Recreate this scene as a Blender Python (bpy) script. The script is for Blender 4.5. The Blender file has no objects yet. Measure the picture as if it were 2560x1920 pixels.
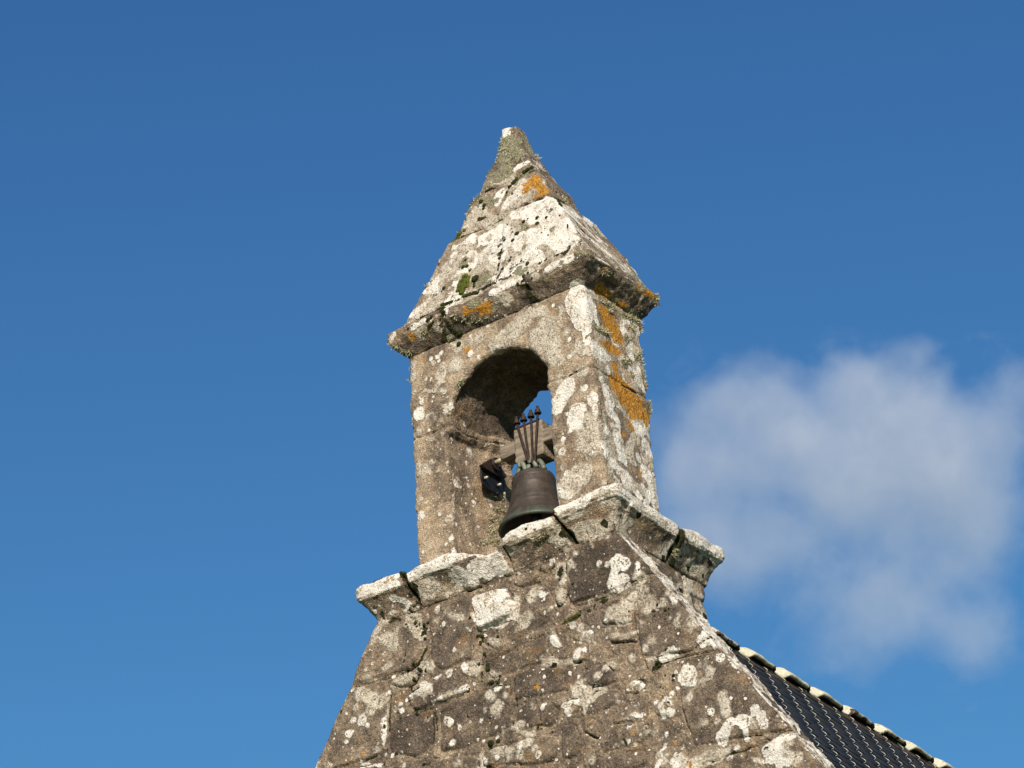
import bpy, math, random
import numpy as np
from mathutils import Vector, Matrix
random.seed(7); rng = np.random.default_rng(7)
S = bpy.context.scene; COL = S.collection

# ------------------------------------------------------------------ camera, sky, sun, exposure
FPX = 10530.0                                   # focal length in pixels of the 2560 px wide photograph
CAM = np.array([11.7525, -16.9473, -10.5984])   # z = 0 is the top of the lower string course
yaw, pitch, roll = 0.60320, 0.51458, -0.06860
_F = np.array([-math.sin(yaw)*math.cos(pitch), math.cos(yaw)*math.cos(pitch), math.sin(pitch)])
_R = np.array([math.cos(yaw), math.sin(yaw), 0.0]); _U = np.cross(_R, _F)
R2 = math.cos(roll)*_R + math.sin(roll)*_U; U2 = -math.sin(roll)*_R + math.cos(roll)*_U
GZ = CAM[2] - 1.6                               # ground height
cd = bpy.data.cameras.new('camera'); cam = bpy.data.objects.new('camera', cd); COL.objects.link(cam)
cd.sensor_width = 36.0; cd.lens = FPX/2560*36.0; cd.clip_start = 0.1; cd.clip_end = 6000
cam.matrix_world = Matrix(((R2[0], U2[0], -_F[0], CAM[0]), (R2[1], U2[1], -_F[1], CAM[1]), (R2[2], U2[2], -_F[2], CAM[2]), (0, 0, 0, 1)))
S.camera = cam

SUN_EL, SUN_AZ = math.radians(26), math.radians(31)      # azimuth measured from the gable's normal towards +x
sdir = Vector((math.sin(SUN_AZ)*math.cos(SUN_EL), -math.cos(SUN_AZ)*math.cos(SUN_EL), math.sin(SUN_EL)))
W = bpy.data.worlds.new('World'); S.world = W; W.use_nodes = True
wn = W.node_tree.nodes; wl = W.node_tree.links
bg = wn['Background']; sky = wn.new('ShaderNodeTexSky'); sky.sky_type = 'NISHITA'; sky.sun_disc = False
sky.sun_elevation = SUN_EL; sky.sun_rotation = math.atan2(sdir.x, sdir.y)
sky.altitude = 0; sky.air_density = 1.0; sky.dust_density = 0.0; sky.ozone_density = 8.0
_sep = wn.new('ShaderNodeSeparateColor'); _cmb = wn.new('ShaderNodeCombineColor'); wl.new(sky.outputs[0], _sep.inputs[0])
for _i, (_p, _k) in enumerate(((1.72, 4.35), (1.6, 2.62), (1.22, 1.07))):      # a deeper, polarised-looking blue: contrast of the Nishita sky per channel
    _m0 = wn.new('ShaderNodeMath'); _m0.operation = 'MULTIPLY'; _m0.inputs[1].default_value = .105; wl.new(_sep.outputs[_i], _m0.inputs[0])
    _m1 = wn.new('ShaderNodeMath'); _m1.operation = 'POWER'; _m1.inputs[1].default_value = _p; wl.new(_m0.outputs[0], _m1.inputs[0])
    _m2 = wn.new('ShaderNodeMath'); _m2.operation = 'MULTIPLY'; _m2.inputs[1].default_value = _k/.105; wl.new(_m1.outputs[0], _m2.inputs[0])
    _m3 = wn.new('ShaderNodeMath'); _m3.operation = 'MINIMUM'; _m3.inputs[1].default_value = .9/.105; wl.new(_m2.outputs[0], _m3.inputs[0]); wl.new(_m3.outputs[0], _cmb.inputs[_i])
wl.new(_cmb.outputs[0], bg.inputs[0]); bg.inputs[1].default_value = 0.105
sl = bpy.data.lights.new('sun', 'SUN'); sl.energy = 4.9; sl.angle = math.radians(0.5); sl.color = (1.0, 0.885, 0.735)
so = bpy.data.objects.new('sun', sl); COL.objects.link(so); so.rotation_euler = sdir.to_track_quat('Z', 'Y').to_euler()
S.view_settings.view_transform = 'Standard'; S.view_settings.look = 'None'; S.view_settings.gamma = 1
S.view_settings.exposure = 0.42
S.render.engine = 'CYCLES'

# ------------------------------------------------------------------ pixel -> point helpers (2560x1920 pixels of the photograph)
def ray(u, v): return _F + R2*(u-1280)/FPX - U2*(v-960)/FPX
def on_y(u, v, y): d = ray(u, v); return CAM + d*((y-CAM[1])/d[1])
def on_x(u, v, x): d = ray(u, v); return CAM + d*((x-CAM[0])/d[0])
PX = 23.2/FPX                                   # metres per pixel at the tower

# ------------------------------------------------------------------ numpy gradient noise
_P = np.random.default_rng(3).permutation(256).astype(np.int32); _P = np.concatenate([_P, _P, _P])
_G = np.random.default_rng(4).normal(size=(256, 3)).astype(np.float32); _G /= np.linalg.norm(_G, axis=1)[:, None]
def pnoise(p):
    p = p.astype(np.float32); i = np.floor(p).astype(np.int32); f = p - i; i &= 255
    w = f*f*f*(f*(f*6-15)+10); out = np.zeros(len(p), np.float32)
    for dx in (0, 1):
        a = _P[i[:, 0]+dx]; wx = w[:, 0] if dx else 1-w[:, 0]
        for dy in (0, 1):
            b = _P[a+((i[:, 1]+dy) & 255)]; wy = w[:, 1] if dy else 1-w[:, 1]
            for dz in (0, 1):
                c = _P[b+((i[:, 2]+dz) & 255)]; wz = w[:, 2] if dz else 1-w[:, 2]
                g = _G[c & 255]
                out += wx*wy*wz*(g[:, 0]*(f[:, 0]-dx)+g[:, 1]*(f[:, 1]-dy)+g[:, 2]*(f[:, 2]-dz))
    return out*1.6
def fbm(p, s, o=3, seed=0.0):
    q = p*s + seed; a = 1.0; r = np.zeros(len(p), np.float32)
    for k in range(o): r += a*pnoise(q); q = q*2.03+17.1; a *= .5
    return r
def sstep(a, b, x): t = np.clip((x-a)/(b-a), 0, 1); return t*t*(3-2*t)
def smax(a, b, k): h = np.maximum(k-np.abs(a-b), 0)/k; return np.maximum(a, b)+h*h*k*.25
def smin(a, b, k): return -smax(-a, -b, k)

# ------------------------------------------------------------------ surface nets: a closed mesh from a signed distance function
SURF = []
def nets(sdf, lo, hi, h, noisefn):
    lo = np.array(lo, float); n = np.ceil((np.array(hi)-lo)/h).astype(int)+1
    xs, ys, zs = [(lo[k]+h*np.arange(n[k])).astype(np.float32) for k in range(3)]
    f = sdf(xs[:, None, None], ys[None, :, None], zs[None, None, :]).astype(np.float32)
    f = np.array(np.broadcast_to(f, tuple(n)))
    m = np.abs(f) < .05
    ii = np.argwhere(m); pts = lo + ii*h
    f[m] -= noisefn(pts.astype(np.float32)).astype(np.float32)
    f[0], f[-1], f[:, 0], f[:, -1], f[:, :, 0], f[:, :, -1] = 1, 1, 1, 1, 1, 1
    s = f < 0
    c = np.zeros(tuple(n-1), np.int8)
    for a in (0, 1):
        for b in (0, 1):
            for d in (0, 1): c += s[a:n[0]-1+a, b:n[1]-1+b, d:n[2]-1+d]
    act = (c > 0) & (c < 8); idx = -np.ones(tuple(n-1), np.int64); A = np.argwhere(act); idx[act] = np.arange(len(A))
    acc = np.zeros((len(A), 3)); cnt = np.zeros(len(A))
    cor = [(a, b, d) for a in (0, 1) for b in (0, 1) for d in (0, 1)]
    for p in cor:
        for ax in range(3):
            if p[ax]: continue
            q = list(p); q[ax] = 1
            f0 = f[A[:, 0]+p[0], A[:, 1]+p[1], A[:, 2]+p[2]]; f1 = f[A[:, 0]+q[0], A[:, 1]+q[1], A[:, 2]+q[2]]
            k = (f0 < 0) != (f1 < 0); t = np.where(k, f0/np.where(k, f0-f1, 1), 0)
            P = np.tile(np.array(p, float), (len(A), 1)); P[:, ax] += t
            acc[k] += P[k]; cnt[k] += 1
    V = lo + (A + acc/cnt[:, None])*h
    Q = []
    for ax in range(3):
        sl0 = [slice(1, -1)]*3; sl0[ax] = slice(0, -1); sl1 = list(sl0); sl1[ax] = slice(1, None)
        s0 = s[tuple(sl0)]; s1 = s[tuple(sl1)]
        e = np.argwhere(s0 != s1); inside0 = s0[s0 != s1]
        base = e.copy(); o = [k for k in range(3) if k != ax]
        for k in o: base[:, k] += 1
        def cell(da, db):
            q = base.copy(); q[:, o[0]] -= da; q[:, o[1]] -= db
            return idx[q[:, 0], q[:, 1], q[:, 2]]
        quad = np.stack([cell(1, 1), cell(0, 1), cell(0, 0), cell(1, 0)], 1)
        flip = inside0 if ax != 1 else ~inside0
        quad = np.where(flip[:, None], quad, quad[:, ::-1]); Q.append(quad)
    Q = np.concatenate(Q); Q = Q[(Q >= 0).all(1)]
    SURF.append(V.astype(np.float32))
    return V, Q

# ------------------------------------------------------------------ object helpers
def tag(o, label=None, cat=None, group=None, kind=None):
    if label: o['label'] = label
    if cat: o['category'] = cat
    if group: o['group'] = group
    if kind: o['kind'] = kind
    return o
def thing(name, loc, label, cat, group=None):
    o = bpy.data.objects.new(name, None); o.location = loc; COL.objects.link(o); o.empty_display_size = .2
    return tag(o, label, cat, group)
def wloc(o):
    v = Vector((0, 0, 0))
    while o: v += o.location; o = o.parent
    return v
def mobj(name, V, Fc, mat, parent=None, smooth=True, attrs=None):
    """V in world coordinates; Fc an (n,4) array or a list of faces"""
    me = bpy.data.meshes.new(name); V = np.asarray(V, dtype=np.float64)
    if parent is not None: V = V - np.array(wloc(parent))
    if isinstance(Fc, np.ndarray):
        me.vertices.add(len(V)); me.vertices.foreach_set('co', V.astype(np.float32).ravel())
        k = Fc.shape[1]; me.loops.add(Fc.size); me.loops.foreach_set('vertex_index', Fc.astype(np.int32).ravel())
        me.polygons.add(len(Fc)); me.polygons.foreach_set('loop_start', np.arange(0, Fc.size, k, dtype=np.int32))
        me.polygons.foreach_set('loop_total', np.full(len(Fc), k, np.int32)); me.update(calc_edges=True)
    else:
        me.from_pydata([tuple(v) for v in V], [], [tuple(int(i) for i in f) for f in Fc]); me.update()
    if attrs:
        for n, a in attrs.items():
            at = me.attributes.new(n, 'FLOAT', 'POINT'); at.data.foreach_set('value', np.asarray(a, np.float32))
    if smooth: me.polygons.foreach_set('use_smooth', np.ones(len(me.polygons), bool))
    me.materials.append(mat); o = bpy.data.objects.new(name, me); COL.objects.link(o)
    if parent is not None: o.parent = parent
    return o
class MB:                                        # collects simple solids into ONE mesh
    def __init__(s): s.v = []; s.f = []
    def add(s, v, f): b = len(s.v); s.v += [tuple(x) for x in v]; s.f += [tuple(i+b for i in q) for q in f]
    def box(s, lo, hi):
        x0, y0, z0 = lo; x1, y1, z1 = hi
        s.add([(x0,y0,z0),(x1,y0,z0),(x1,y1,z0),(x0,y1,z0),(x0,y0,z1),(x1,y0,z1),(x1,y1,z1),(x0,y1,z1)],
              [(3,2,1,0),(4,5,6,7),(0,1,5,4),(1,2,6,5),(2,3,7,6),(3,0,4,7)])
    def tube(s, pts, r, n=10, cap=True):
        pts = [Vector(p) for p in pts]; rs = r if isinstance(r, (list, tuple)) else [r]*len(pts); rings = []
        up = Vector((0, 0, 1))
        for i, p in enumerate(pts):
            d = (pts[min(i+1, len(pts)-1)]-pts[max(i-1, 0)]).normalized()
            a = d.cross(up if abs(d.dot(up)) < .95 else Vector((1, 0, 0))).normalized(); b = d.cross(a)
            rings.append([p+(a*math.cos(2*math.pi*k/n)+b*math.sin(2*math.pi*k/n))*rs[i] for k in range(n)])
        v = [q for R_ in rings for q in R_]; f = []
        for i in range(len(rings)-1):
            for k in range(n): f.append((i*n+k, (i+1)*n+k, (i+1)*n+(k+1) % n, i*n+(k+1) % n))
        if cap: f.append(tuple(range(n))); f.append(tuple((len(rings)-1)*n+k for k in reversed(range(n))))
        s.add(v, f)
    def lathe(s, prof, c, n=64):
        v = []; f = []
        for (r, z) in prof:
            for k in range(n): v.append((c[0]+r*math.cos(2*math.pi*k/n), c[1]+r*math.sin(2*math.pi*k/n), c[2]+z))
        for i in range(len(prof)-1):
            for k in range(n): f.append((i*n+k, i*n+(k+1) % n, (i+1)*n+(k+1) % n, (i+1)*n+k))
        s.add(v, f)
    def build(s, name, mat, parent=None, smooth=False, bevel=0, attrs=None):
        o = mobj(name, s.v, s.f, mat, parent, smooth)
        if bevel:
            m = o.modifiers.new('bevel', 'BEVEL'); m.width = bevel; m.segments = 2; m.limit_method = 'ANGLE'
        return o

# ------------------------------------------------------------------ materials
def newmat(name):
    m = bpy.data.materials.new(name); m.use_nodes = True; nt = m.node_tree; b = nt.nodes['Principled BSDF']
    b.inputs['Specular IOR Level'].default_value = .25
    return m, nt, b
class NT:
    def __init__(s, nt): s.nt = nt; s.tc = nt.nodes.new('ShaderNodeNewGeometry').outputs['Position']
    def n(s, t, **k):
        q = s.nt.nodes.new(t)
        for a, v in k.items(): setattr(q, a, v)
        return q
    def lk(s, a, b): s.nt.links.new(a, b)
    def set(s, sock, v):
        if hasattr(v, 'is_linked') or isinstance(v, bpy.types.NodeSocket): s.lk(v, sock)
        else: sock.default_value = v
    def noise(s, sc, det=3, rough=.55, vec=None, dist=0, out=0):
        q = s.n('ShaderNodeTexNoise'); s.lk(vec or s.tc, q.inputs['Vector']); q.inputs['Scale'].default_value = sc
        q.inputs['Detail'].default_value = det; q.inputs['Roughness'].default_value = rough; q.inputs['Distortion'].default_value = dist
        return q.outputs[out]
    def math(s, op, a, b=None, c=None, clamp=False):
        q = s.n('ShaderNodeMath', operation=op, use_clamp=clamp); s.set(q.inputs[0], a)
        if b is not None: s.set(q.inputs[1], b)
        if c is not None: s.set(q.inputs[2], c)
        return q.outputs[0]
    def attr(s, n): q = s.n('ShaderNodeAttribute', attribute_name=n); return q.outputs['Fac']
    def mix(s, f, a, b, mode='MIX'):
        q = s.n('ShaderNodeMix', data_type='RGBA', blend_type=mode); s.set(q.inputs[0], f)
        s.set(q.inputs[6], a if not isinstance(a, tuple) else a+(1,)*(4-len(a))); s.set(q.inputs[7], b if not isinstance(b, tuple) else b+(1,)*(4-len(b)))
        return q.outputs[2]
    def ramp(s, f, stops, interp='LINEAR'):
        q = s.n('ShaderNodeValToRGB'); s.lk(f, q.inputs[0]); e = q.color_ramp.elements; q.color_ramp.interpolation = interp
        while len(e) < len(stops): e.new(.5)
        for i, (p, c) in enumerate(stops): e[i].position = p; e[i].color = (c if isinstance(c, tuple) else (c, c, c))+(1,)
        return q.outputs[0]
    def mr(s, v, a, b, c=0., d=1., smooth=True):
        q = s.n('ShaderNodeMapRange', interpolation_type='SMOOTHSTEP' if smooth else 'LINEAR'); s.set(q.inputs[0], v)
        for k, x in zip((1, 2, 3, 4), (a, b, c, d)): q.inputs[k].default_value = x
        return q.outputs[0]
    def vadd(s, a, b, sc):
        m = s.n('ShaderNodeVectorMath', operation='MULTIPLY_ADD'); s.lk(b, m.inputs[0]); m.inputs[1].default_value = (sc,)*3; s.lk(a, m.inputs[2])
        return m.outputs[0]

def stone_material(name, spots=1.0, masks=True, dark=1.0, base_shift=0.0, scale=1.0):
    m, nt, b = newmat(name); N = NT(nt)
    n_big = N.noise(2.6, 4, .6); n_mid = N.noise(11, 4, .65); n_f = N.noise(55, 3, .7); n_g = N.noise(190, 2, .7); n_g2 = N.noise(330, 1, .6)
    edge = None
    if masks: tone = N.attr('tone')
    else:                                         # coursed rubble for the parts of the chapel without traced stones
        mpv = N.n('ShaderNodeMapping'); N.lk(N.vadd(N.tc, N.noise(5, 2, out=1), .06), mpv.inputs[0]); mpv.inputs['Scale'].default_value = (3.2, 3.2, 5.2)
        vc = N.n('ShaderNodeTexVoronoi'); N.lk(mpv.outputs[0], vc.inputs['Vector']); vc.inputs['Scale'].default_value = 1.0; vc.inputs['Randomness'].default_value = .75
        ve = N.n('ShaderNodeTexVoronoi', feature='DISTANCE_TO_EDGE'); N.lk(mpv.outputs[0], ve.inputs['Vector']); ve.inputs['Scale'].default_value = 1.0; ve.inputs['Randomness'].default_value = .75
        sv = N.n('ShaderNodeSeparateColor'); N.lk(vc.outputs['Color'], sv.inputs[0]); edge = N.mr(ve.outputs['Distance'], .02, .09)
        tone = N.math('ADD', N.math('MULTIPLY', edge, N.math('MULTIPLY_ADD', sv.outputs[0], .55, .10)), N.math('MULTIPLY_ADD', edge, -.5, .5))
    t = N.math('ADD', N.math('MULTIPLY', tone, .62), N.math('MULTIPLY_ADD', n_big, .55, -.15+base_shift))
    t = N.math('ADD', t, N.math('MULTIPLY_ADD', n_mid, 1.1, -.55)); t = N.math('ADD', t, N.math('MULTIPLY_ADD', n_f, .75, -.375)); t = N.math('ADD', t, N.math('MULTIPLY_ADD', N.noise(105, 2, .6), .55, -.275))
    col = N.ramp(t, [(.0, (.048, .036, .029)), (.22, (.096, .073, .056)), (.45, (.214, .159, .112)), (.7, (.385, .296, .205)), (1., (.54, .43, .31))])
    ochre = N.mr(N.noise(6.3, 3, .6), .54, .70); col = N.mix(N.math('MULTIPLY', ochre, .26), col, (.36, .20, .075))
    mauve = N.mr(N.noise(4.1, 3, .5, vec=N.vadd(N.tc, N.noise(3, 1, out=1), .4)), .54, .68); col = N.mix(N.math('MULTIPLY', mauve, .40), col, (.135, .105, .088))
    # granite grain
    g = N.mr(n_g, .30, .70, .45, 1.55, False); col = N.mix(1.0, col, g, 'MULTIPLY')
    sp = N.mr(n_g2, .60, .72); col = N.mix(N.math('MULTIPLY', sp, .45), col, (.62, .52, .38))
    # dark weather stain streaks
    mp = N.n('ShaderNodeMapping'); N.lk(N.tc, mp.inputs[0]); mp.inputs['Scale'].default_value = (9, 9, 1.6)
    st = N.mr(N.noise(1.0, 4, .6, vec=mp.outputs[0]), .55, .75); col = N.mix(N.math('MULTIPLY', st, .42*dark), col, (.075, .058, .048))
    # field noise shared by lichens
    fn = N.math('ADD', N.math('ADD', N.math('MULTIPLY_ADD', N.noise(10.5, 2, .5), .05, -.025), N.math('MULTIPLY_ADD', N.noise(26, 3, .6), .034, -.017)), N.math('MULTIPLY_ADD', N.noise(120, 2, .6), .016, -.008))
    gap = N.mr(N.math('ADD', N.noise(70, 4, .75), N.math('MULTIPLY_ADD', N.noise(11, 3), .8, -.40)), .55, .63)      # holes in the crust
    # random crustose spots
    wv = N.vadd(N.tc, N.noise(14, 2, out=1), .035)
    def spotset(sc, lo, hi, thr, seed):
        mpp = N.n('ShaderNodeMapping'); N.lk(wv, mpp.inputs[0]); mpp.inputs['Location'].default_value = (seed, seed*.7, seed*1.3)
        v = N.n('ShaderNodeTexVoronoi'); N.lk(mpp.outputs[0], v.inputs['Vector']); v.inputs['Scale'].default_value = sc
        sep = N.n('ShaderNodeSeparateColor'); N.lk(v.outputs['Color'], sep.inputs[0])
        keep = N.math('GREATER_THAN', sep.outputs[0], thr); rad = N.mr(sep.outputs[1], 0, 1, lo, hi, False)
        inn = N.math('SUBTRACT', rad, v.outputs['Distance']); mk = N.mr(inn, 0, .05)
        return N.math('MULTIPLY', mk, keep), sep.outputs[2], inn
    clus = N.mr(N.noise(3.2, 3, .6), .42, .60)
    s1, c1, i1 = spotset(9.0*scale, .16, .42, 1-.22*spots, 1.7); s2, c2, i2 = spotset(24.*scale, .14, .36, 1-.30*spots, 5.2); s3, c3, i3 = spotset(50.*scale, .15, .32, 1-.22*spots, 9.1)
    sc_ = N.math('MAXIMUM', N.math('MULTIPLY', s1, clus), N.math('MAXIMUM', s2, s3)) if spots > 0 else None
    # crust lichen colours
    lcol = N.ramp(N.math('ADD', N.noise(14, 4, .7), N.math('MULTIPLY_ADD', N.noise(95, 3, .75), 1.0, -.44)), [(.18, (.33, .285, .235)), (.36, (.52, .47, .41)), (.55, (.68, .63, .565)), (.8, (.80, .75, .68))])
    ccol = N.ramp(N.math('ADD', N.noise(12, 4, .7), N.math('MULTIPLY_ADD', N.noise(90, 3, .75), 1.3, -.6)), [(.15, (.15, .115, .085)), (.4, (.34, .285, .215)), (.62, (.52, .455, .37)), (.85, (.66, .60, .51))])
    if sc_ is not None:
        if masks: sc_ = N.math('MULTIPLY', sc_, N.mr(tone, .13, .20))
        sm = N.math('MULTIPLY', sc_, N.math('MULTIPLY_ADD', gap, -.8, 1.)); col = N.mix(sm, col, N.mix(N.mr(c2, .3, .6), ccol, lcol))
    rough = N.ramp(n_f, [(0, .8), (1, 1.)])
    hgt = N.math('ADD', N.math('MULTIPLY', n_f, .6), N.math('MULTIPLY', N.noise(110, 3, .7), .5))
    if edge is not None: hgt = N.math('ADD', hgt, N.math('MULTIPLY', edge, 2.2))
    if masks:
        fc = N.mr(N.math('ADD', N.attr('cream'), fn), -.012, .012)
        fc = N.math('MULTIPLY', fc, N.mr(N.noise(70, 4, .75), .64, .56)); col = N.mix(fc, col, ccol)
        wf = N.math('ADD', N.attr('white'), fn); fw = N.mr(wf, -.004, .006)
        rim = N.mr(wf, .0, .012, 1., 0.); fw2 = N.math('MULTIPLY', fw, N.math('SUBTRACT', 1., N.math('MULTIPLY', gap, N.math('SUBTRACT', 1., rim))))
        col = N.mix(fw2, col, lcol)
        hgt = N.math('ADD', hgt, N.math('MULTIPLY', N.math('MAXIMUM', fw, fc), .5))
        of = N.math('MULTIPLY', N.mr(N.math('ADD', N.attr('orange'), N.math('MULTIPLY', fn, 1.9)), -.006, .008), N.mr(N.noise(75, 4, .75), .66, .56))
        ocol = N.ramp(N.noise(80, 3, .7), [(.3, (.15, .065, .014)), (.48, (.38, .165, .022)), (.68, (.58, .30, .04))]); col = N.mix(of, col, ocol)
        mf = N.mr(N.math('ADD', N.attr('moss'), N.math('MULTIPLY', fn, 1.5)), -.003, .004)
        mcol = N.ramp(N.noise(60, 3, .7), [(.3, (.012, .012, .007)), (.6, (.035, .035, .012)), (.8, (.09, .09, .02))]); col = N.mix(mf, col, mcol)
        hgt = N.math('ADD', hgt, N.math('MULTIPLY', mf, N.noise(120, 2)))
        tf = N.mr(N.math('ADD', N.attr('tuft'), N.math('MULTIPLY', fn, 1.8)), -.003, .004)
        tcol = N.ramp(N.noise(110, 3, .8), [(.3, (.07, .065, .035)), (.48, (.26, .235, .145)), (.68, (.50, .47, .33))]); col = N.mix(tf, col, tcol)
        hgt = N.math('ADD', hgt, N.math('MULTIPLY', tf, N.noise(110, 3, .8)))
    bp = N.n('ShaderNodeBump'); bp.inputs['Strength'].default_value = .9; bp.inputs['Distance'].default_value = .017
    N.lk(hgt, bp.inputs['Height']); N.lk(bp.outputs[0], b.inputs['Normal']); N.lk(col, b.inputs['Base Color']); N.lk(rough, b.inputs['Roughness'])
    b.inputs['Specular IOR Level'].default_value = .12
    return m
def simple_mat(name, c0, c1, sc=20, rough=.7, metal=0., bump=.3, bdist=.004, stretch=None, spec=.3):
    m, nt, b = newmat(name); N = NT(nt); vec = N.tc
    if stretch:
        mp = N.n('ShaderNodeMapping'); N.lk(N.tc, mp.inputs[0]); mp.inputs['Scale'].default_value = stretch; vec = mp.outputs[0]
    n = N.noise(sc, 5, .65, vec=vec); col = N.ramp(n, [(.3, c0), (.7, c1)])
    N.lk(col, b.inputs['Base Color']); b.inputs['Roughness'].default_value = rough; b.inputs['Metallic'].default_value = metal
    b.inputs['Specular IOR Level'].default_value = spec
    bp = N.n('ShaderNodeBump'); bp.inputs['Strength'].default_value = bump; bp.inputs['Distance'].default_value = bdist
    N.lk(n, bp.inputs['Height']); N.lk(bp.outputs[0], b.inputs['Normal'])
    return m, N, b, col
STONE = stone_material('weathered_granite')
RUBBLE = stone_material('rubble_granite', spots=.8, base_shift=-.10)
FARWALL = stone_material('plain_granite', spots=0.6, masks=False)

# ------------------------------------------------------------------ growth patches, traced from the photograph and set on the real faces
XL, XR, DY, H = -.645, .628, .545, 1.506
AX, AY, Q = .018, .2845, .0432; RAT = (.34-Q)/(.70-Q)
SPZ = np.array([1.60, 1.70, 1.92, 2.163, 2.212, 2.383, 2.484, 2.581, 2.715, 2.85, 3.0]); SPH = np.array([.69, .630, .520, .390, .332, .280, .208, .165, .100, .062, .050])
def hxz(z): return np.interp(z, SPZ, SPH)
def hyz(z): return Q + (hxz(z)-Q)*RAT
def place(pl, u, v):
    if pl == 'F': return on_y(u, v, 0.)
    if pl == 'S': return on_x(u, v, .62)
    if pl == 'J': return on_x(u, v, -.41)
    if pl == 'W': return on_y(u, v, -.19)
    if pl == 'C': return on_y(u, v, -.08)        # upper cornice, front
    if pl == 'D': return on_x(u, v, .71)         # upper cornice, side
    if pl == 'L': return on_y(u, v, -.26)        # lower string course lip, front
    if pl == 'M': return on_y(u, v, -.215)       # its moulding
    if pl == 'K': return on_x(u, v, .885)        # lip, side
    if pl == 'N': return on_x(u, v, .83)
    if pl == 'P': return on_x(u, v, .80)
    if pl == 'A':                                # spire front face
        z = 2.2
        for _ in range(12): p = on_y(u, v, AY-hyz(z)); z = .5*z+.5*p[2]
        return p
    if pl == 'B':
        z = 2.2
        for _ in range(12): p = on_x(u, v, AX+hxz(z)); z = .5*z+.5*p[2]
        return p
T1 = lambda X, Y: (940+X*.3677, 290+Y*.3677)
T2 = lambda X, Y: (960+X*.3436, 860+Y*.3436)
T4 = lambda X, Y: (1300+X*.3435, 1150+Y*.3435)
TA = lambda X, Y: (780+X*.1808, 1400+Y*.1808)
TB = lambda X, Y: (1140+X*.1808, 1400+Y*.1808)
TC = lambda X, Y: (1480+X*.1808, 1400+Y*.1808)
TD = lambda X, Y: (780+X*.1688, 1640+Y*.1688)
TE = lambda X, Y: (1120+X*.1688, 1640+Y*.1688)
TF = lambda X, Y: (1460+X*.1688, 1640+Y*.1688)
TG = lambda X, Y: (1640+X*.217, 1740+Y*.217)
TU = lambda X, Y: (1380+X*.14467, 660+Y*.14467)
TV = lambda X, Y: (950+X*.14467, 780+Y*.14467)
TW = lambda X, Y: (1500+X*.16275, 1300+Y*.16275)
TX = lambda X, Y: (1180+X*.1718, 1180+Y*.1718)
SC = {T1: .3677, T2: .3436, T4: .3435, TA: .1808, TB: .1808, TC: .1808, TD: .1688, TE: .1688, TF: .1688, TG: .217, TU: .14467, TV: .14467, TW: .16275, TX: .1718}
PATCH = {'white': [], 'cream': [], 'orange': [], 'moss': [], 'tuft': []}
def P(kind, T, pl, lst):
    for q in lst:
        if len(q) == 3: q = (q[0], q[1], q[0], q[1], q[2])
        a = place(pl, *T(q[0], q[1])); b = place(pl, *T(q[2], q[3])); PATCH[kind].append((a, b, q[4]*SC[T]*PX*({'white': 1.45, 'cream': 1.4, 'orange': 1.5, 'tuft': 1.25}.get(kind, 1) if pl in 'SK' else {'white': .86, 'cream': 1.1}.get(kind, 1) if pl == 'A' else {'white': 1.12}.get(kind, 1) if pl == 'W' else 1)))
# body, front
P('white', T2, 'F', [(250,515,50),(275,425,18),(395,90,13),(420,62,12),(396,125,15),(630,80,26),(548,740,22),(540,840,630,930,26),(490,1100,13),(270,1250,30),(490,1415,26),
  (655,1310,26),(690,1390,30),(285,1520,14),(460,1360,10),(500,675,24),(490,440,24),(437,243,7),(456,388,10),(430,405,7),(445,440,5),(470,535,10),(445,685,9),(478,748,9),(375,805,14),(350,770,7),
  (1350,95,20),(1335,310,1260,450,62),(1315,505,14),(1400,500,1390,560,64),(1440,470,40),(1355,635,22),(1460,320,20),(1520,400,42),(1500,425,1580,520,26),(1240,1045,30),(1250,1160,22),(1320,940,14),
  (1420,110,8),(1495,108,6),(1300,700,18),(1290,790,26),(1455,60,14)])
P('white', T2, 'F', [(540,1500,680,1480,56),(600,1440,50),(1270,1080,1340,1110,26)])
P('cream', T2, 'F', [(215,350,32),(210,160,30),(215,240,32),(430,165,34),(520,150,58),(545,20,44),(475,495,20),(240,880,26),(260,640,28),(330,690,22),(420,650,20),(425,340,22),(600,620,16),(480,800,540,790,26),
  (600,820,22),(300,900,34),(340,860,26),(1440,200,46),(1480,600,1600,700,95),(1450,720,1520,760,60),(1370,1010,1420,960,90),(1340,1080,50),(1600,560,30),(1270,260,1340,240,30),(560,280,26),(540,310,24),(420,560,12)])
P('white', T1, 'F', [(1370,1190,1400,1400,62),(1340,1250,1370,1350,60),(1450,1520,30),(440,1610,18),(412,1635,16)])
P('cream', T1, 'F', [(820,1560,1000,1400,66),(1000,1360,1130,1330,40),(1160,1400,1210,1640,56),(1080,1500,1120,1560,60),(700,1500,44),(640,1530,26),(560,1570,36),(1090,1290,12)])
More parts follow.
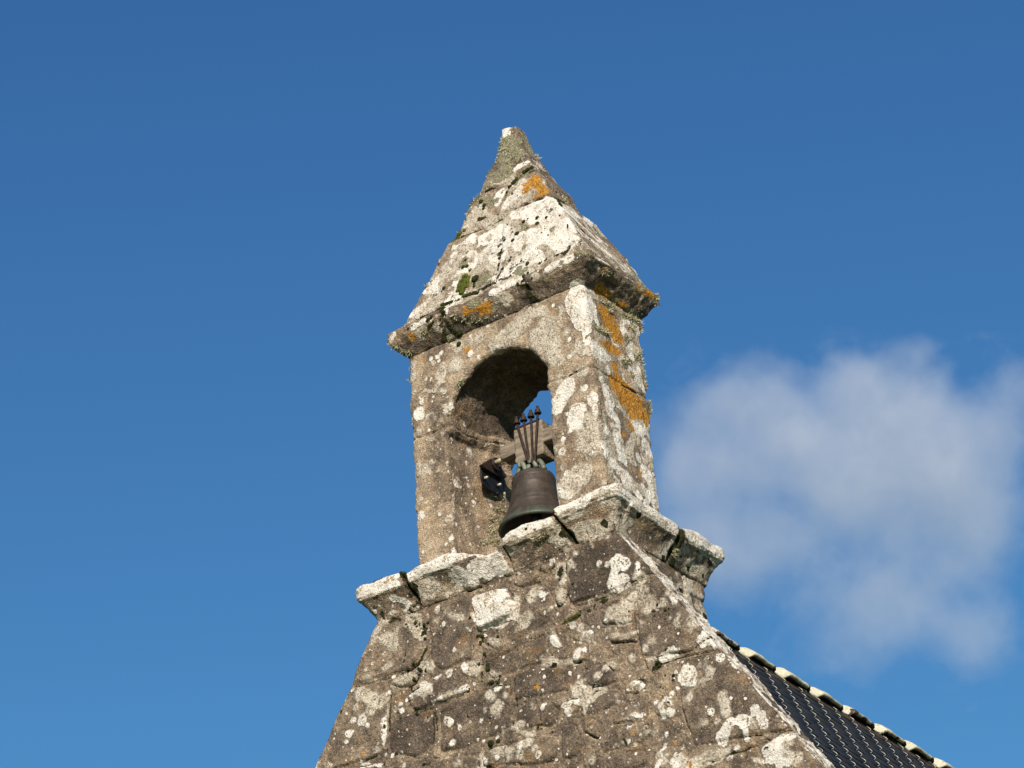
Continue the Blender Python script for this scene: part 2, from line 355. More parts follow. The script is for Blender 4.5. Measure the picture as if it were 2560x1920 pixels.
# body, side
P('white', T2, 'S', [(1570,270,22),(1600,340,1640,440,30),(1620,470,1680,560,28),(1690,690,1730,850,34),(1640,860,1690,920,30),(1845,830,28),(1890,740,1940,790,34),(1800,560,1850,640,34),(1740,990,48),(1700,930,1760,1010,30),
  (1890,960,1950,1100,46),(1880,1080,1940,1170,34),(1970,1170,34),(1800,1080,1840,1130,26),(1800,200,1890,330,30),(1820,60,36),(1530,40,26),(1650,600,16),(1775,700,12),(1580,100,12),(1960,1000,22),(1560,30,1600,60,14)])
P('white', T1, 'S', [(1460,1240,1500,1400,30),(1500,1590,36),(1740,1610,36),(1480,1560,24),(1700,1400,14)])
P('cream', T2, 'S', [(1600,700,1660,780,60),(1900,880,30),(1870,200,50),(1760,1020,60),(1940,900,40)])
P('orange', T2, 'S', [(1690,300,1740,400,48),(1780,440,1870,500,48),(1740,400,1800,480,56),(1680,170,24),(1690,60,1660,20,20),(1730,660,22),(1780,590,20),(1840,940,16)])
P('orange', T2, 'S', [(1720,330,1830,430,50),(1860,480,40),(1700,250,30)])
P('orange', T1, 'S', [(1500,1170,1680,1290,20),(1560,1340,1640,1480,42),(1600,1400,54),(1540,1540,1660,1610,18),(1720,1440,14)])
P('orange', T2, 'F', [(597,40,14),(280,130,14)])
P('orange', TV, 'F', [(630,700,20),(775,655,16)])
P('orange', T1, 'C', [(600,1335,760,1290,38),(650,1270,14),(690,1242,12),(240,1495,20),(590,1300,10)])
P('orange', TU, 'D', [(1480,380,1720,560,60),(1480,380,1560,430,80),(1640,470,1760,540,50),(860,10,960,70,40),(1080,320,1160,300,30)])
P('orange', T1, 'A', [(1070,440,1130,500,50),(1030,505,26),(1080,545,16),(1060,420,20),(1010,470,14)])
P('tuft', TU, 'S', [(860,640,1100,720,60),(980,780,60),(760,1080,960,1200,60),(1250,850,1450,950,70),(1300,1280,60),(1400,1100,50),(1480,1620,60)])
P('tuft', T2, 'S', [(1740,140,1780,110,30),(1800,230,28),(1880,110,22)])
P('tuft', TV, 'F', [(1390,1200,1400,1290,46)])
P('tuft', TV, 'C', [(1280,60,1280,150,50),(1380,110,1640,180,70),(1780,80,40),(700,330,760,400,55),(1450,230,60)])
P('tuft', T1, 'A', [(860,180,880,240,50),(900,160,960,260,50),(830,280,900,320,50),(740,400,790,400,24),(700,560,30),(960,310,20),(640,640,24),(940,440,1020,380,22)])
P('tuft', T1, 'D', [(1900,1250,1920,1200,26),(1600,1070,26)])
P('tuft', TX, 'J', [(200,380,290,440,50),(220,600,330,620,60),(180,760,350,760,60),(160,900,330,920,80),(90,1060,260,1020,60),(260,1060,260,1100,60)])
P('white', T1, 'A', [(950,690,1150,560,30),(960,660,1100,700,60),(1050,620,1180,700,75),(1000,850,1200,800,90),(1150,760,1280,880,70),(740,830,880,780,50),(740,930,800,860,30),(850,760,920,860,44),(1000,1000,1100,960,60),
  (520,1000,26),(510,960,540,940,22),(670,860,20),(680,950,640,940,26),(1250,800,1340,860,50),(1180,580,40),(840,440,850,420,24),(830,560,850,520,44),(880,600,1000,480,34),(960,350,1020,320,26),(1000,450,22),
  (1290,960,30),(340,1190,400,1180,30),(250,1350,330,1290,30),(820,590,36),(540,1240,24),(600,960,12)])
P('cream', T1, 'A', [(700,1000,820,900,80),(620,1000,600,900,50),(1000,900,1250,760,120),(440,1100,520,1040,44),(300,1350,420,1250,60),(760,980,820,1050,50),(620,700,700,650,50),(900,260,24),(900,500,30),(1020,520,40)])
P('white', T1, 'B', [(1240,640,1420,840,24),(1440,840,1620,1000,26),(1640,1010,1740,1100,16),(1340,700,1500,860,26),(1130,400,1200,470,10),(1060,270,6)])
P('cream', T1, 'B', [(1200,560,1300,660,20),(1030,120,1040,170,14),(1100,350,1120,380,12)])
P('white', T1, 'C', [(820,1190,780,1210,18),(850,1170,940,1110,30),(1160,1040,1330,970,26),(460,1340,480,1330,22),(330,1400,260,1440,22),(120,1490,90,1540,20),(1210,1000,30)])
P('cream', T1, 'C', [(860,1250,50),(740,1370,18),(300,1480,50),(420,1440,50),(1080,1090,30)])
P('moss', T1, 'C', [(445,1360,500,1500,9),(500,1515,22),(540,1480,14),(960,1080,980,1190,10),(1000,1200,1060,1250,8)])
P('moss', T1, 'F', [(500,1520,560,1500,10),(930,1330,1050,1285,6)])
P('moss', T1, 'A', [(230,1405,430,1335,5),(430,1325,520,1265,12),(540,1260,690,1200,9),(700,1180,940,1090,5),(1060,1030,1300,925,4),(700,700,830,665,8),(915,900,925,1085,5),(560,800,510,860,22),(840,1090,870,1040,12)])
P('moss', T1, 'D', [(1100+340,1040,1480,1060,20)])
# lower string course
P('white', TA, 'L', [(680,400,820,340,44),(880,300,1080,240,40),(1150,290,1200,350,50),(1330,250,1500,150,66),(1560,120,1900,60,64),(1950,140,2100,190,64)])
P('white', TX, 'L', [(470,950,1180,690,40),(560,880,900,770,50),(640,870,1160,700,30),(1230,560,1240,620,34),(1240,600,1860,280,44),(1300,520,1500,440,40)])
P('white', TA, 'M', [(1150,500,1300,620,60),(1040,730,1200,680,46),(2050,250,2200,300,100),(1950,160,2150,200,70)])
P('cream', TA, 'M', [(1450,380,1700,360,70),(1500,520,1620,500,70),(1640,470,1720,440,60),(960,500,50)])
P('white', TX, 'M', [(-60,1300,380,1240,110),(60,1430,380,1400,120),(300,1160,60,1330,60),(200,1500,100),(1100,1120,34),(330,1080,30)])
P('cream', TX, 'M', [(700,1330,880,1270,44),(1500,860,2000,760,80),(1480,920,1900,880,90),(1650,780,2050,680,50)])
P('white', TX, 'K', [(2080,240,2212,300,36)])
P('white', T4, 'K', [(690,230,800,270,26),(800,300,1000,380,22),(900,330,1150,480,14),(1200,520,1480,660,28),(1240,560,1500,700,26)])
P('cream', T4, 'K', [(800,280,1150,500,40),(1190,520,1500,690,44)])
P('cream', T4, 'N', [(1120,620,1130,700,30),(1240,780,1340,820,50),(1400,790,30)])
P('cream', TC, 'P', [(1230,340,1290,370,50),(1500,480,1560,560,40),(1480,640,1600,720,60),(1540,760,50),(1120,280,20)])
P('tuft', TX, 'M', [(950,900,1130,860,44),(520,1050,600,1000,30)])
P('moss', TA, 'M', [(1250,180,1265,370,14),(1330,400,1400,560,24),(1400,620,1500,700,44),(1560,720,1600,860,26)])
P('moss', TX, 'M', [(1200,680,1330,860,16),(1340,900,1400,1000,34),(1500,1200,40)])
P('moss', TW, 'K', [(1180,60,1300,220,12),(1290,250,1340,330,12)])
P('moss', TW, 'N', [(1290,400,1230,620,22),(700,440,1120,690,12)])
# rubble wall
P('white', TA, 'W', [(1820,880,30),(1820,870,1830,900,28),(2140,930,2190,975,16),(1870,1550,48),(2100,1480,60),(1955,1240,36)])
P('cream', TA, 'W', [(1100,1100,1000,1080,80),(1050,1180,1120,1200,50),(1170,970,40),(940,860,960,840,40),(1900,760,2050,800,44),(1680,850,44),(740,1520,26),(1290,1560,1450,1540,40)])
P('white', TB, 'W', [(300,560,640,440,60),(300,600,650,520,80),(320,700,740,700,110),(330,900,560,860,60),(640,460,40),(420,620,560,640,130),(1190,450,60),(100,1460,60),(690,1370,26),(1340,1070,1360,1130,50),
  (1400,1160,40),(1640,1360,1680,1260,44),(1760,1230,1790,1260,40),(1770,1010,1830,990,44),(700,1040,720,1090,10)])
P('cream', TB, 'W', [(740,620,820,520,44),(1050,480,1160,400,70),(1030,560,50),(480,1120,540,1160,70),(470,1580,560,1580,44),(1420,450,1460,560,60),(1700,930,60),(1820,1100,1930,1030,30),(1300,680,30)])
P('white', TC, 'W', [(250,340,330,100,60),(330,20,440,60,70),(280,380,430,330,60),(350,250,440,260,60),(110,50,40),(1090,500,1130,580,50),(1150,520,1300,580,40),(1300,600,1450,760,26),(1420,820,1480,870,40),(1470,1060,1510,1130,50),
  (1500,1000,1540,1000,40),(1600,1090,1700,1190,46),(1760,1340,70),(990,1350,1100,1290,70),(1270,1580,1340,1560,90),(190,860,40),(1290,1640,80),(210,60,30),(620,60,640,170,26),(710,90,30),(600,235,12),(1340,960,12),(1940,1380,2100,1500,36)])
P('cream', TC, 'W', [(250,760,520,640,90),(340,860,520,840,50),(740,400,50),(780,520,40),(660,560,60),(760,680,800,640,70),(680,880,50),(1000,600,50),(730,1230,54),(820,1130,60),(820,1330,1,1,0) if 0 else (830,1350,60),(450,1040,600,1000,34),(1460,1460,44),(1040,450,40),(180,1470,250,1440,60)])
P('white', TD, 'W', [(570,490,40),(740,930,740,960,60),(820,1020,40),(600,960,34),(540,1150,50),(500,1270,30),(1100,560,1110,860,26),(1060,960,1040,1360,36),(1620,440,1700,420,60),(1530,520,34),(1430,590,30),(1800,330,1860,280,40),(2010,240,50),
  (1780,690,1900,620,26),(1290,700,50),(1300,790,40),(1230,590,24),(1970,920,2050,990,50),(2150,1010,2180,1060,30),(2090,1290,40),(1180,1460,30),(1260,1460,26),(1320,1440,1330,1520,26),(1360,1620,34),(800,1620,1000,1610,34),(540,750,14),(510,850,16)])
P('cream', TD, 'W', [(700,560,900,640,100),(900,700,1060,640,90),(640,760,40),(860,820,70),(700,600,60),(1200,400,1500,300,60),(820,320,740,380,50),(1900,620,2100,560,50),(250,1620,40),(2110,1600,40),(1000,700,70)])
P('white', TE, 'W', [(230,140,50),(20,220,40),(180,510,260,450,36),(720,480,750,460,50),(850,50,26),(1400,390,10),(1395,505,10),(480,960,38),(170,1010,160,1080,22),(70,1290,34),(1080,1260,1070,1320,36),(1210,1330,22),(720,1500,34),(550,1560,30),(1330,1450,40),
  (1700,720,1780,690,40),(1760,820,50),(1900,660,40),(1590,1050,24),(1640,1160,10),(1510,1610,14),(2130,930,2180,950,20),(20,940,20,1000,34)])
P('cream', TE, 'W', [(640,260,700,280,60),(600,560,640,620,70),(720,780,100),(540,800,26),(700,1380,900,1420,80),(900,1500,50),(1200,1270,60),(1080,1480,60),(1960,680,50),(1280,1360,50)])
P('white', TF, 'W', [(1500,260,1520,330,90),(1450,340,1580,380,60),(1550,420,30),(2000,20,70),(1870,830,52),(2160,1000,2050,1250,60),(700,420,780,370,34),(640,500,26),(860,440,40),(840,490,26),(1280,560,36),(1200,650,30),(1130,740,1160,860,44),
  (1270,700,36),(1270,830,50),(1060,690,26),(700,720,780,720,36),(700,860,830,870,34),(640,950,26),(640,1030,680,1020,26),(540,850,20),(1380,1070,28),(1295,1125,14),(1200,1150,26),(900,1050,24),(820,1170,20),(1440,1340,44),(1400,1400,1420,1480,20),(1500,1380,22),
  (1520,1500,1530,1560,20),(1300,1540,34),(910,1470,20),(930,1540,24),(1180,1340,1120,1420,30),(1220,1460,30),(1100,1560,1060,1640,30),(1350,1640,1400,1600,40),(690,1525,12),(600,315,12),(40,310,14)])
P('cream', TF, 'W', [(320,140,70),(400,160,40),(180,280,60),(2050,620,2100,800,80),(1770,970,50),(1960,970,36),(1680,140,50),(930,1120,40),(600,1260,450,1330,30),(1100,1480,1150,1560,60),(960,40,60),(80,1520,60)])
P('white', TG, 'W', [(1150,160,50),(1200,240,1240,300,50),(980,270,1020,300,60),(780,400,720,520,44),(740,440,860,300,44),(1030,480,30),(1040,400,26),(930,580,34),(1250,640,1450,480,50),(1500,480,1560,440,44),(1280,700,1250,740,46),(1400,640,1320,720,60),
  (1170,500,22),(540,740,570,700,30),(1500,640,20),(1400,770,1520,760,40),(1730,600,1850,700,26),(1660,470,1700,510,18)])
P('cream', TG, 'W', [(760,80,830,200,50),(1110,330,50),(1350,560,1500,560,80),(1450,700,1600,720,80),(1130,740,1180,750,34),(560,300,44)])
P('orange', TB, 'W', [(230,750,16)]); P('orange', TF, 'W', [(1360,600,24),(1250,440,16),(740,200,20),(640,380,18),(590,685,14),(930,880,22),(730,1125,22),(800,1320,840,1290,20),(1450,1270,16),(1300,1300,16),(1540,1610,34),(910,1430,16)])
P('orange', TC, 'W', [(580,1240,18),(590,1510,18)]); P('orange', TE, 'W', [(90,1410,26)]); P('orange', TG, 'W', [(230,0,14)])
P('moss', TA, 'W', [(1100,820,1250,830,16),(1280,860,1330,920,26),(1420,850,1560,950,36),(1540,980,26),(1240,1550,1480,1490,16),(1490,1520,1500,1580,20),(1440,1460,1520,1290,18),(1550,1080,18),(1560,1230,20),(1300,1310,12),(1285,1390,12)])
P('moss', TB, 'W', [(270,1020,400,1050,26),(380,1040,560,950,22),(320,1130,20),(430,1160,14),(390,1290,22),(300,1430,20),(410,1450,420,1490,30),(350,1545,14),(1480,850,1700,740,34),(1600,1000,1610,1080,16),(1300,300,1320,500,24),(1440,150,1420,240,40),(1820,700,1880,690,36),(1380,400,16),
  (480,1640,600,1610,14)])
P('moss', TC, 'W', [(885,610,14),(850,700,16),(855,770,12),(1000,680,26),(1050,670,20),(1045,750,14),(1000,800,18),(880,1420,940,1460,44),(1020,1230,18),(1110,1585,14),(1005,1580,14),(1100,1650,14),(780,1480,880,1470,20),(0,640,200,520,16)])
P('moss', TD, 'W', [(690,415,16),(1300,910,20),(1550,860,20),(1690,900,16),(1590,1600,1720,1580,24),(1100,320,1150,340,20),(1600,200,1560,300,20),(1500,340,1520,400,18)])
P('moss', TE, 'W', [(440,110,20),(560,150,570,190,34),(490,240,16),(490,360,14),(610,400,720,340,26),(720,390,26),(600,1280,40),(710,1260,36),(720,1310,20),(560,1640,700,1630,20),(1320,1040,1380,1030,18),(1860,1130,1850,1080,14),(1560,120,20)])
P('moss', TF, 'W', [(1310,275,18),(1195,270,16),(1290,350,16),(1150,460,1110,450,16),(1000,180,1130,140,30),(750,545,14),(430,990,540,960,10),(590,980,700,970,10),(0,440,300,400,14),(1330,400,12)])
P('moss', TG, 'W', [(520,770,640,740,5),(640,740,860,650,7),(860,650,1050,600,6),(1050,600,1190,545,6),(1450,365,1540,385,4)])
P('white', T2, 'J', [(685,530,22),(670,1150,18),(740,640,14)])
P('cream', T2, 'J', [(740,560,790,700,44),(730,660,50),(1000,1000,1,1,0) if 0 else (900,930,30)])
P('white', T2, 'J', [(905,930,26)])

CRK = [(TC,(190,490,500,352)),(TC,(500,352,840,222)),(TC,(940,1430,1240,1310)),(TC,(1240,1310,1640,1240)),(TC,(240,1130,600,1110)),(TC,(640,760,660,1300)),(TC,(560,640,640,420)),
 (TD,(680,1575,900,1480)),(TD,(900,1480,1080,1400)),(TD,(600,430,900,390)),(TD,(900,390,1130,310)),(TD,(1135,560,1110,1100)),(TD,(1400,640,1500,800)),(TD,(1500,800,1800,740)),(TD,(1800,740,2190,560)),(TD,(1790,790,1820,1090)),
 (TB,(220,385,460,330)),(TB,(460,330,620,250)),(TB,(620,250,1000,110)),(TB,(0,440,220,385)),(TB,(900,370,1150,285)),(TB,(1610,622,1850,570)),(TB,(1850,570,2190,450)),(TB,(330,1440,720,1260)),(TB,(720,1260,1190,1015)),(TB,(500,910,780,800)),(TB,(300,1010,500,910)),(TB,(900,600,960,470)),(TB,(1290,860,1345,680)),(TB,(1600,1420,1790,1370)),
 (TA,(930,800,1150,770)),(TA,(1150,770,1370,660)),(TA,(1600,600,1950,510)),(TA,(1950,510,2200,390)),(TA,(1240,1560,1440,1440)),(TA,(1440,1440,1560,1180)),
 (TE,(520,1460,600,1350)),(TE,(600,1350,1000,1255)),(TE,(970,520,990,740)),(TE,(960,880,930,1060)),(TE,(1350,800,1360,940)),(TE,(540,1640,700,1620)),(TF,(0,470,300,420)),(TF,(880,60,920,170)),(TF,(430,980,700,960)),(TF,(0,1120,200,1220)),
 (TG,(520,772,640,740)),(TG,(640,740,860,655)),(TG,(860,655,1190,545)),(TG,(1190,545,1450,400)),(TG,(1450,400,1560,375))]
CRK = [(place('W', *T(q[0], q[1])), place('W', *T(q[2], q[3]))) for T, q in CRK]
def crack_dist(x, z):
    d = np.full(len(x), 1.)
    wx = x+.006*pnoise(np.stack([x, z, x*0], 1)*18)+.003*pnoise(np.stack([x, z, x*0+3], 1)*50); wz = z+.006*pnoise(np.stack([x, z, x*0+7], 1)*18)
    for a, b in CRK:
        m = np.nonzero((x > min(a[0], b[0])-.05) & (x < max(a[0], b[0])+.05) & (z > min(a[2], b[2])-.05) & (z < max(a[2], b[2])+.05))[0]
        if not len(m): continue
        e = np.array([b[0]-a[0], b[2]-a[2]]); px = wx[m]-a[0]; pz = wz[m]-a[2]; t = np.clip((px*e[0]+pz*e[1])/(e@e), 0, 1)
        d[m] = np.minimum(d[m], np.hypot(px-t*e[0], pz-t*e[1]))
    return d
def fields(V, kinds=('white', 'cream', 'orange', 'moss', 'tuft'), reach=.12):
    out = {}; V = V.astype(np.float32)
    lo, hi = V.min(0)-.05, V.max(0)+.05
    for k in kinds:
        f = np.full(len(V), -1., np.float32)
        for a, b, r in PATCH[k]:
            r = r*{'white': 1.22, 'cream': 1.16, 'orange': 1.15}.get(k, 1.0)
            if (np.minimum(a, b)-r > hi).any() or (np.maximum(a, b)+r < lo).any(): continue
            m = np.nonzero((np.abs(V-((a+b)/2).astype(np.float32)).max(1) < np.linalg.norm(a-b)/2+r+.06))[0]
            if not len(m): continue
            d = (b-a).astype(np.float32); p = V[m]-a.astype(np.float32); L = float(d@d)
            t = np.clip(p@d/L, 0, 1) if L > 1e-9 else np.zeros(len(m), np.float32)
            dist = np.linalg.norm(p-t[:, None]*d, axis=1); f[m] = np.maximum(f[m], r-dist)
        out[k] = f
    return out

# ------------------------------------------------------------------ THE CHAPEL
chapel = thing('chapel', (0, 0, GZ), 'lichen-covered granite chapel gable with an open bell-cote, pyramid spire and slate roof', 'chapel')
HV = .0066
XC = (XL+XR)/2
def xl(z): return np.interp(z, [0, H], [-.652, -.638])
def xr_(z): return np.interp(z, [0, H], [.652, .607])
def chips(p, amp=1.0):
    n = fbm(p, 3.1, 2, 5.)*.011+fbm(p, 13, 3, 9.)*.0065+fbm(p, 52, 2, 2.)*.0030
    return n*amp*.62
# --- body with its arched opening
def sdf_body(x, y, z):
    dx = np.maximum(xl(z)-x, x-xr_(z)); dy = np.abs(y-DY/2)-DY/2
    d = smax(dx, dy, .035); d = np.maximum(d, np.maximum(-.06-z, z-1.56))
    cx, r, zs = -.020, .338, .955
    k = sstep(.12, .50, y) + .28*sstep(.30, .345, y)*sstep(.84, .90, z)
    r = r-.062*k; zs = zs+.040*k; cx = cx-.012*k
    lf = np.interp(z, [.895, .930], [-.398, -.358])+.07*k
    o = np.where(z < zs, np.maximum(lf-x, x-cx-r), np.sqrt((x-cx)**2+((z-zs))**2)-r)
    o = np.maximum(o, -.045-z)
    return smax(d, -o, .03)
def n_body(p):
    n = chips(p)
    side = sstep(.56, .60, p[:, 0]); n = n*(1+side*.45)
    for (z0, amp) in ((.945, .010), (.48, .004)):
        w = p[:, 2]-z0-.012*pnoise(p*4+3)-.0*p[:, 0]; n -= amp*np.exp(-(w/.008)**2)
    # arch soffit is rough
    rr = np.abs(np.hypot(p[:, 0]+.022, p[:, 2]-.965)-.315); n += ((rr < .05) & (p[:, 2] > .8))*fbm(p, 9, 3, 44.)*.012
    return n
V, Fq = nets(sdf_body, (-.72, -.06, -.09), (.72, .61, 1.60), HV, n_body)
A = fields(V)
z0 = V[:, 2]; jn = np.exp(-((z0-.945-.012*pnoise(V*4+3))/.010)**2)
A['moss'] = np.maximum(A['moss'], np.where((jn > .35) & (fbm(V, 7, 2, 8.) > .0), jn*.012-.010, -1))
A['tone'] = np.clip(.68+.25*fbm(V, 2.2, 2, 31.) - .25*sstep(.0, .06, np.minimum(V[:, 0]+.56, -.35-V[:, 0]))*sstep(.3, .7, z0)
                    - .42*((np.abs(V[:, 0]+.02) < .335) & (V[:, 1] > .03) & (V[:, 2] > .98)) - .12*(V[:, 0] > .4)*(z0 < .9) + .10*(V[:, 0] < -.5), .1, 1)  # the soffit term puts the shade inside the arch into the tone
sf = V[:, 0] > .575
A['white'] = np.maximum(A['white'], np.where(sf & (A['orange'] < -.01), .12*(fbm(V, 9, 3, 57.)-.38), -1))
A['cream'] = np.maximum(A['cream'], np.where(V[:, 1] < .05, .10*(fbm(V, 8, 3, 58.)-.50), np.where(sf, .10*(fbm(V, 6, 3, 59.)-.12), -1)))
vault_shade = (np.abs(V[:, 0]+.02) < .335) & (V[:, 1] > .03) & (V[:, 2] > .98)
A['tone'] = np.where(vault_shade, .13, A['tone'])  # arch shade painted as dark stone tone, which also fades the lichen spots
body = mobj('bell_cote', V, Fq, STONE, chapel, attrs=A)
print('body', len(V))
# --- upper cornice
def sdf_uc(x, y, z):
    om = np.interp(z, [1.470, 1.485, 1.51, 1.54, 1.575, 1.60, 1.64, 1.665, 1.69], [.0, .012, .03, .052, .086, .096, .094, .070, .02])
    dxo = np.maximum(-.625-x, x-.612)-om*1.08; dyo = np.maximum(.0-y, y-DY)-om*.90
    d = smax(dxo, dyo, .03)*.8
    d = smax(d, np.maximum(1.474-z, z-1.655), .02)
    g1 = np.abs(x+.325+(z-1.59)*-.33)-.011; g2 = np.abs(x-.262-(1.55-z)*.35)-.022
    gd = y+.035
    return np.maximum(d, np.maximum(-np.maximum(g1, gd), -np.maximum(g2, gd+.01)))
def n_uc(p):
    k = np.where(p[:, 0] < -.32, 0., np.where(p[:, 0] < .27, 1., 2.))
    return chips(p, 1.5) + .004*np.sin(k*2.3+1) - .012*np.clip(fbm(p, 6, 2, 71.), 0, 1)
V, Fq = nets(sdf_uc, (-.80, -.14, 1.44), (.80, .70, 1.72), HV, n_uc)
A = fields(V)
A['tuft'] = np.maximum(A['tuft'], .12*(fbm(V, 8, 2, 12.)-.62+.25*(V[:, 0] > .6)))
gm = np.maximum(.02-np.abs(V[:, 0]+.325+(V[:, 2]-1.59)*-.33), .028-np.abs(V[:, 0]-.262-(1.55-V[:, 2])*.35))
A['moss'] = np.maximum(A['moss'], np.where(V[:, 1] < .03, gm-.006, -1))
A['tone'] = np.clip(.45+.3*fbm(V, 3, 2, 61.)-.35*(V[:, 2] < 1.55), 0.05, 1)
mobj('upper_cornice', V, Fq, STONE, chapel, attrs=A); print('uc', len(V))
# --- spire
def sdf_sp(x, y, z):
    e = np.where(z < 2.20, .006, 0.) + np.where((z < 2.235) & (x > .03), .004, 0.)
    dx = np.abs(x-AX)-hxz(z)-e; dy = np.abs(y-AY)-hyz(z)-e*.8
    d = smax(dx*.87, dy*.93, .02)
    cap = smax(np.maximum(np.abs(x-AX)-.054, np.abs(y-AY)-.046), np.maximum(2.80-z, z-2.90-.25*(AX-x)), .012)
    return np.minimum(smax(d, np.maximum(1.60-z, z-2.86), .012), cap)
def jline(p, z1, w, amp, sd=0.): return amp*np.exp(-((p[:, 2]-z1-.012*pnoise(p*5+sd))/w)**2)
def n_sp(p):
    n = chips(p, 1.15)*np.clip((3.05-p[:, 2])*1.5, .45, 1)
    n -= jline(p, np.where(p[:, 0] > .03, 2.235, 2.195), .010, .012) + jline(p, 2.475, .008, .010, 4.) + jline(p, 2.80, .006, .004, 8.)
    n -= .010*np.exp(-((p[:, 0]-.035-.02*pnoise(p*6))/.008)**2)*(p[:, 2] < 2.2)*(p[:, 1] < .25)
    return n
V, Fq = nets(sdf_sp, (-.76, -.12, 1.58), (.80, .70, 2.95), HV, n_sp)
A = fields(V)
jz = np.maximum(jline(V, np.where(V[:, 0] > .03, 2.235, 2.195), .011, 1.), jline(V, 2.475, .009, 1., 4.))
A['moss'] = np.maximum(A['moss'], np.where(fbm(V, 9, 2, 3.) > -.15, jz*.024-.016, -1))
A['tuft'] = np.maximum(A['tuft'], .10*(fbm(V, 7, 3, 21.)-.72+.9*sstep(2.22, 2.62, V[:, 2])*(V[:, 0] < .14)))
A['cream'] = np.maximum(A['cream'], .08*(fbm(V, 5, 3, 29.)-.05))
A['white'] = np.maximum(A['white'], np.where(V[:, 2] < 2.22, .08*(fbm(V, 6, 3, 39.)-.30), -1))
tip = (V[:, 2] > 2.83) & (V[:, 0] < AX+.012); A['white'] = np.where(tip, .02, A['white']); A['tuft'] = np.where(V[:, 2] > 2.84, -1, A['tuft'])
A['tone'] = np.clip(.55+.3*fbm(V, 2.5, 2, 91.), .1, 1)
mobj('spire', V, Fq, STONE, chapel, attrs=A); print('spire', len(V))
# --- lower string course (blocks with joints, a broken lip over the sill)
def sdf_lc(x, y, z):
    tf = np.interp(x, [-.91,-.86,-.57,-.54,-.45,-.25,-.17,-.07,.015,.06,.105,.12,.18,.25,.34,.464,.474,.50,.62,.8,.95], [-.02,.002,-.014,-.034,-.016,-.018,-.041,-.084,-.117,-.104,-.078,-.054,-.030,-.017,-.023,-.036,.0,.012,.014,.016,.010])
    ts = np.interp(y, [-.30,-.20,.27,.327,.345,.371,.45,.78,.85], [.012,.006,-.008,-.022,-.035,-.026,.002,.013,-.014])
    sd = sstep(.60, .80, x)*sstep(-.24, -.14, y); top = tf*(1-sd)*(1-sstep(-.16, -.10, y))+(-.03)*(1-sd)*sstep(-.16, -.10, y)+ts*sd
    lb = np.where(y < -.12, np.interp(x, [-.91,-.77,-.566,-.545,-.438,-.249,-.1,.05,.12,.176,.458,.475,.507,.795], [-.089,-.099,-.118,-.108,-.087,-.102,-.135,-.15,-.098,-.122,-.116,-.085,-.075,-.062]), np.interp(y, [-.1,.305,.36,.444,.805], [-.08,-.10,-.112,-.10,-.072]))
    zz = z-top-.004
    t1 = np.clip((z+.236)/np.maximum(lb+.236, .02), 0, 1.3)     # 0 at the foot of the moulding, 1 at the lower edge of the lip
    om = np.where(t1 < 1, .004+.070*t1**1.7, .088) + 0*x
    om = np.where((t1 >= 1) & (t1 < 1.10), .082, om)
    notch = sstep(-.24, -.16, x)*sstep(.115, .095, x)*(y < -.12); om = om*(1-notch)+notch*np.minimum(.088, .004+.62*(z+.236))
    om = om - np.maximum(0, .022+zz)*.45
    dxo = np.maximum(-.815-x, x-.80)-om; dyo = np.maximum(-.180-y, y-.715)-om
    d = smax(dxo, dyo, .04)*.8
    d = smax(d, np.maximum(-.236-z+.0*x, zz), .02)
    g = np.abs(x+.555+(z+.05)*.30)-.008
    g = np.where(y < -.12, g, 1.)
    g2 = np.where(y < -.12, np.abs(x-.470-(-.03-z)*.45)-.0045, 1.)
    g3 = np.where(x > .74, np.abs(y-.352-(z)*.15)-.016, 1.)
    g4 = np.where((y < -.12) & (z < -.07), np.abs(x-.118+(z+.1)*.1)-.003, 1.)
    d0 = d
    for q in (g, g2, g3, g4): d = np.maximum(d, -np.maximum(q, -d0-.028))
    return d
def n_lc(p): return chips(p, 1.1) - .004*np.clip(fbm(p, 8, 2, 17.), 0, 1)
V, Fq = nets(sdf_lc, (-1.0, -.36, -.27), (.98, .88, .12), HV, n_lc)
A = fields(V)
x, y, z = V.T
g1 = .020-np.abs(x+.552+(z+.05)*.30); g2 = .020-np.abs(x-.470-(-.03-z)*.45); g3 = .030-np.abs(y-.352)
mo = np.maximum(np.where(y < -.1, np.maximum(g1, g2), -1), np.where(x > .74, g3, -1))-.004
A['moss'] = np.maximum(A['moss'], mo)
A['moss'] = np.maximum(A['moss'], np.where(z < -.08, .12*(fbm(V, 9, 3, 14.)-.62), -1))
A['white'] = np.maximum(A['white'], np.where(z > -.095, .10*(fbm(V, 6, 3, 55.)-.02), -1)); A['white'] = np.where(mo > 0, -1, A['white'])
A['cream'] = np.maximum(A['cream'], .10*(fbm(V, 5, 3, 65.)-.22+.4*(z > -.1))); A['cream'] = np.where(mo > 0, -1, A['cream'])
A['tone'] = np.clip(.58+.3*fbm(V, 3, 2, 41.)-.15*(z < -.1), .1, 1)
mobj('string_course', V, Fq, STONE, chapel, attrs=A); print('lc', len(V))
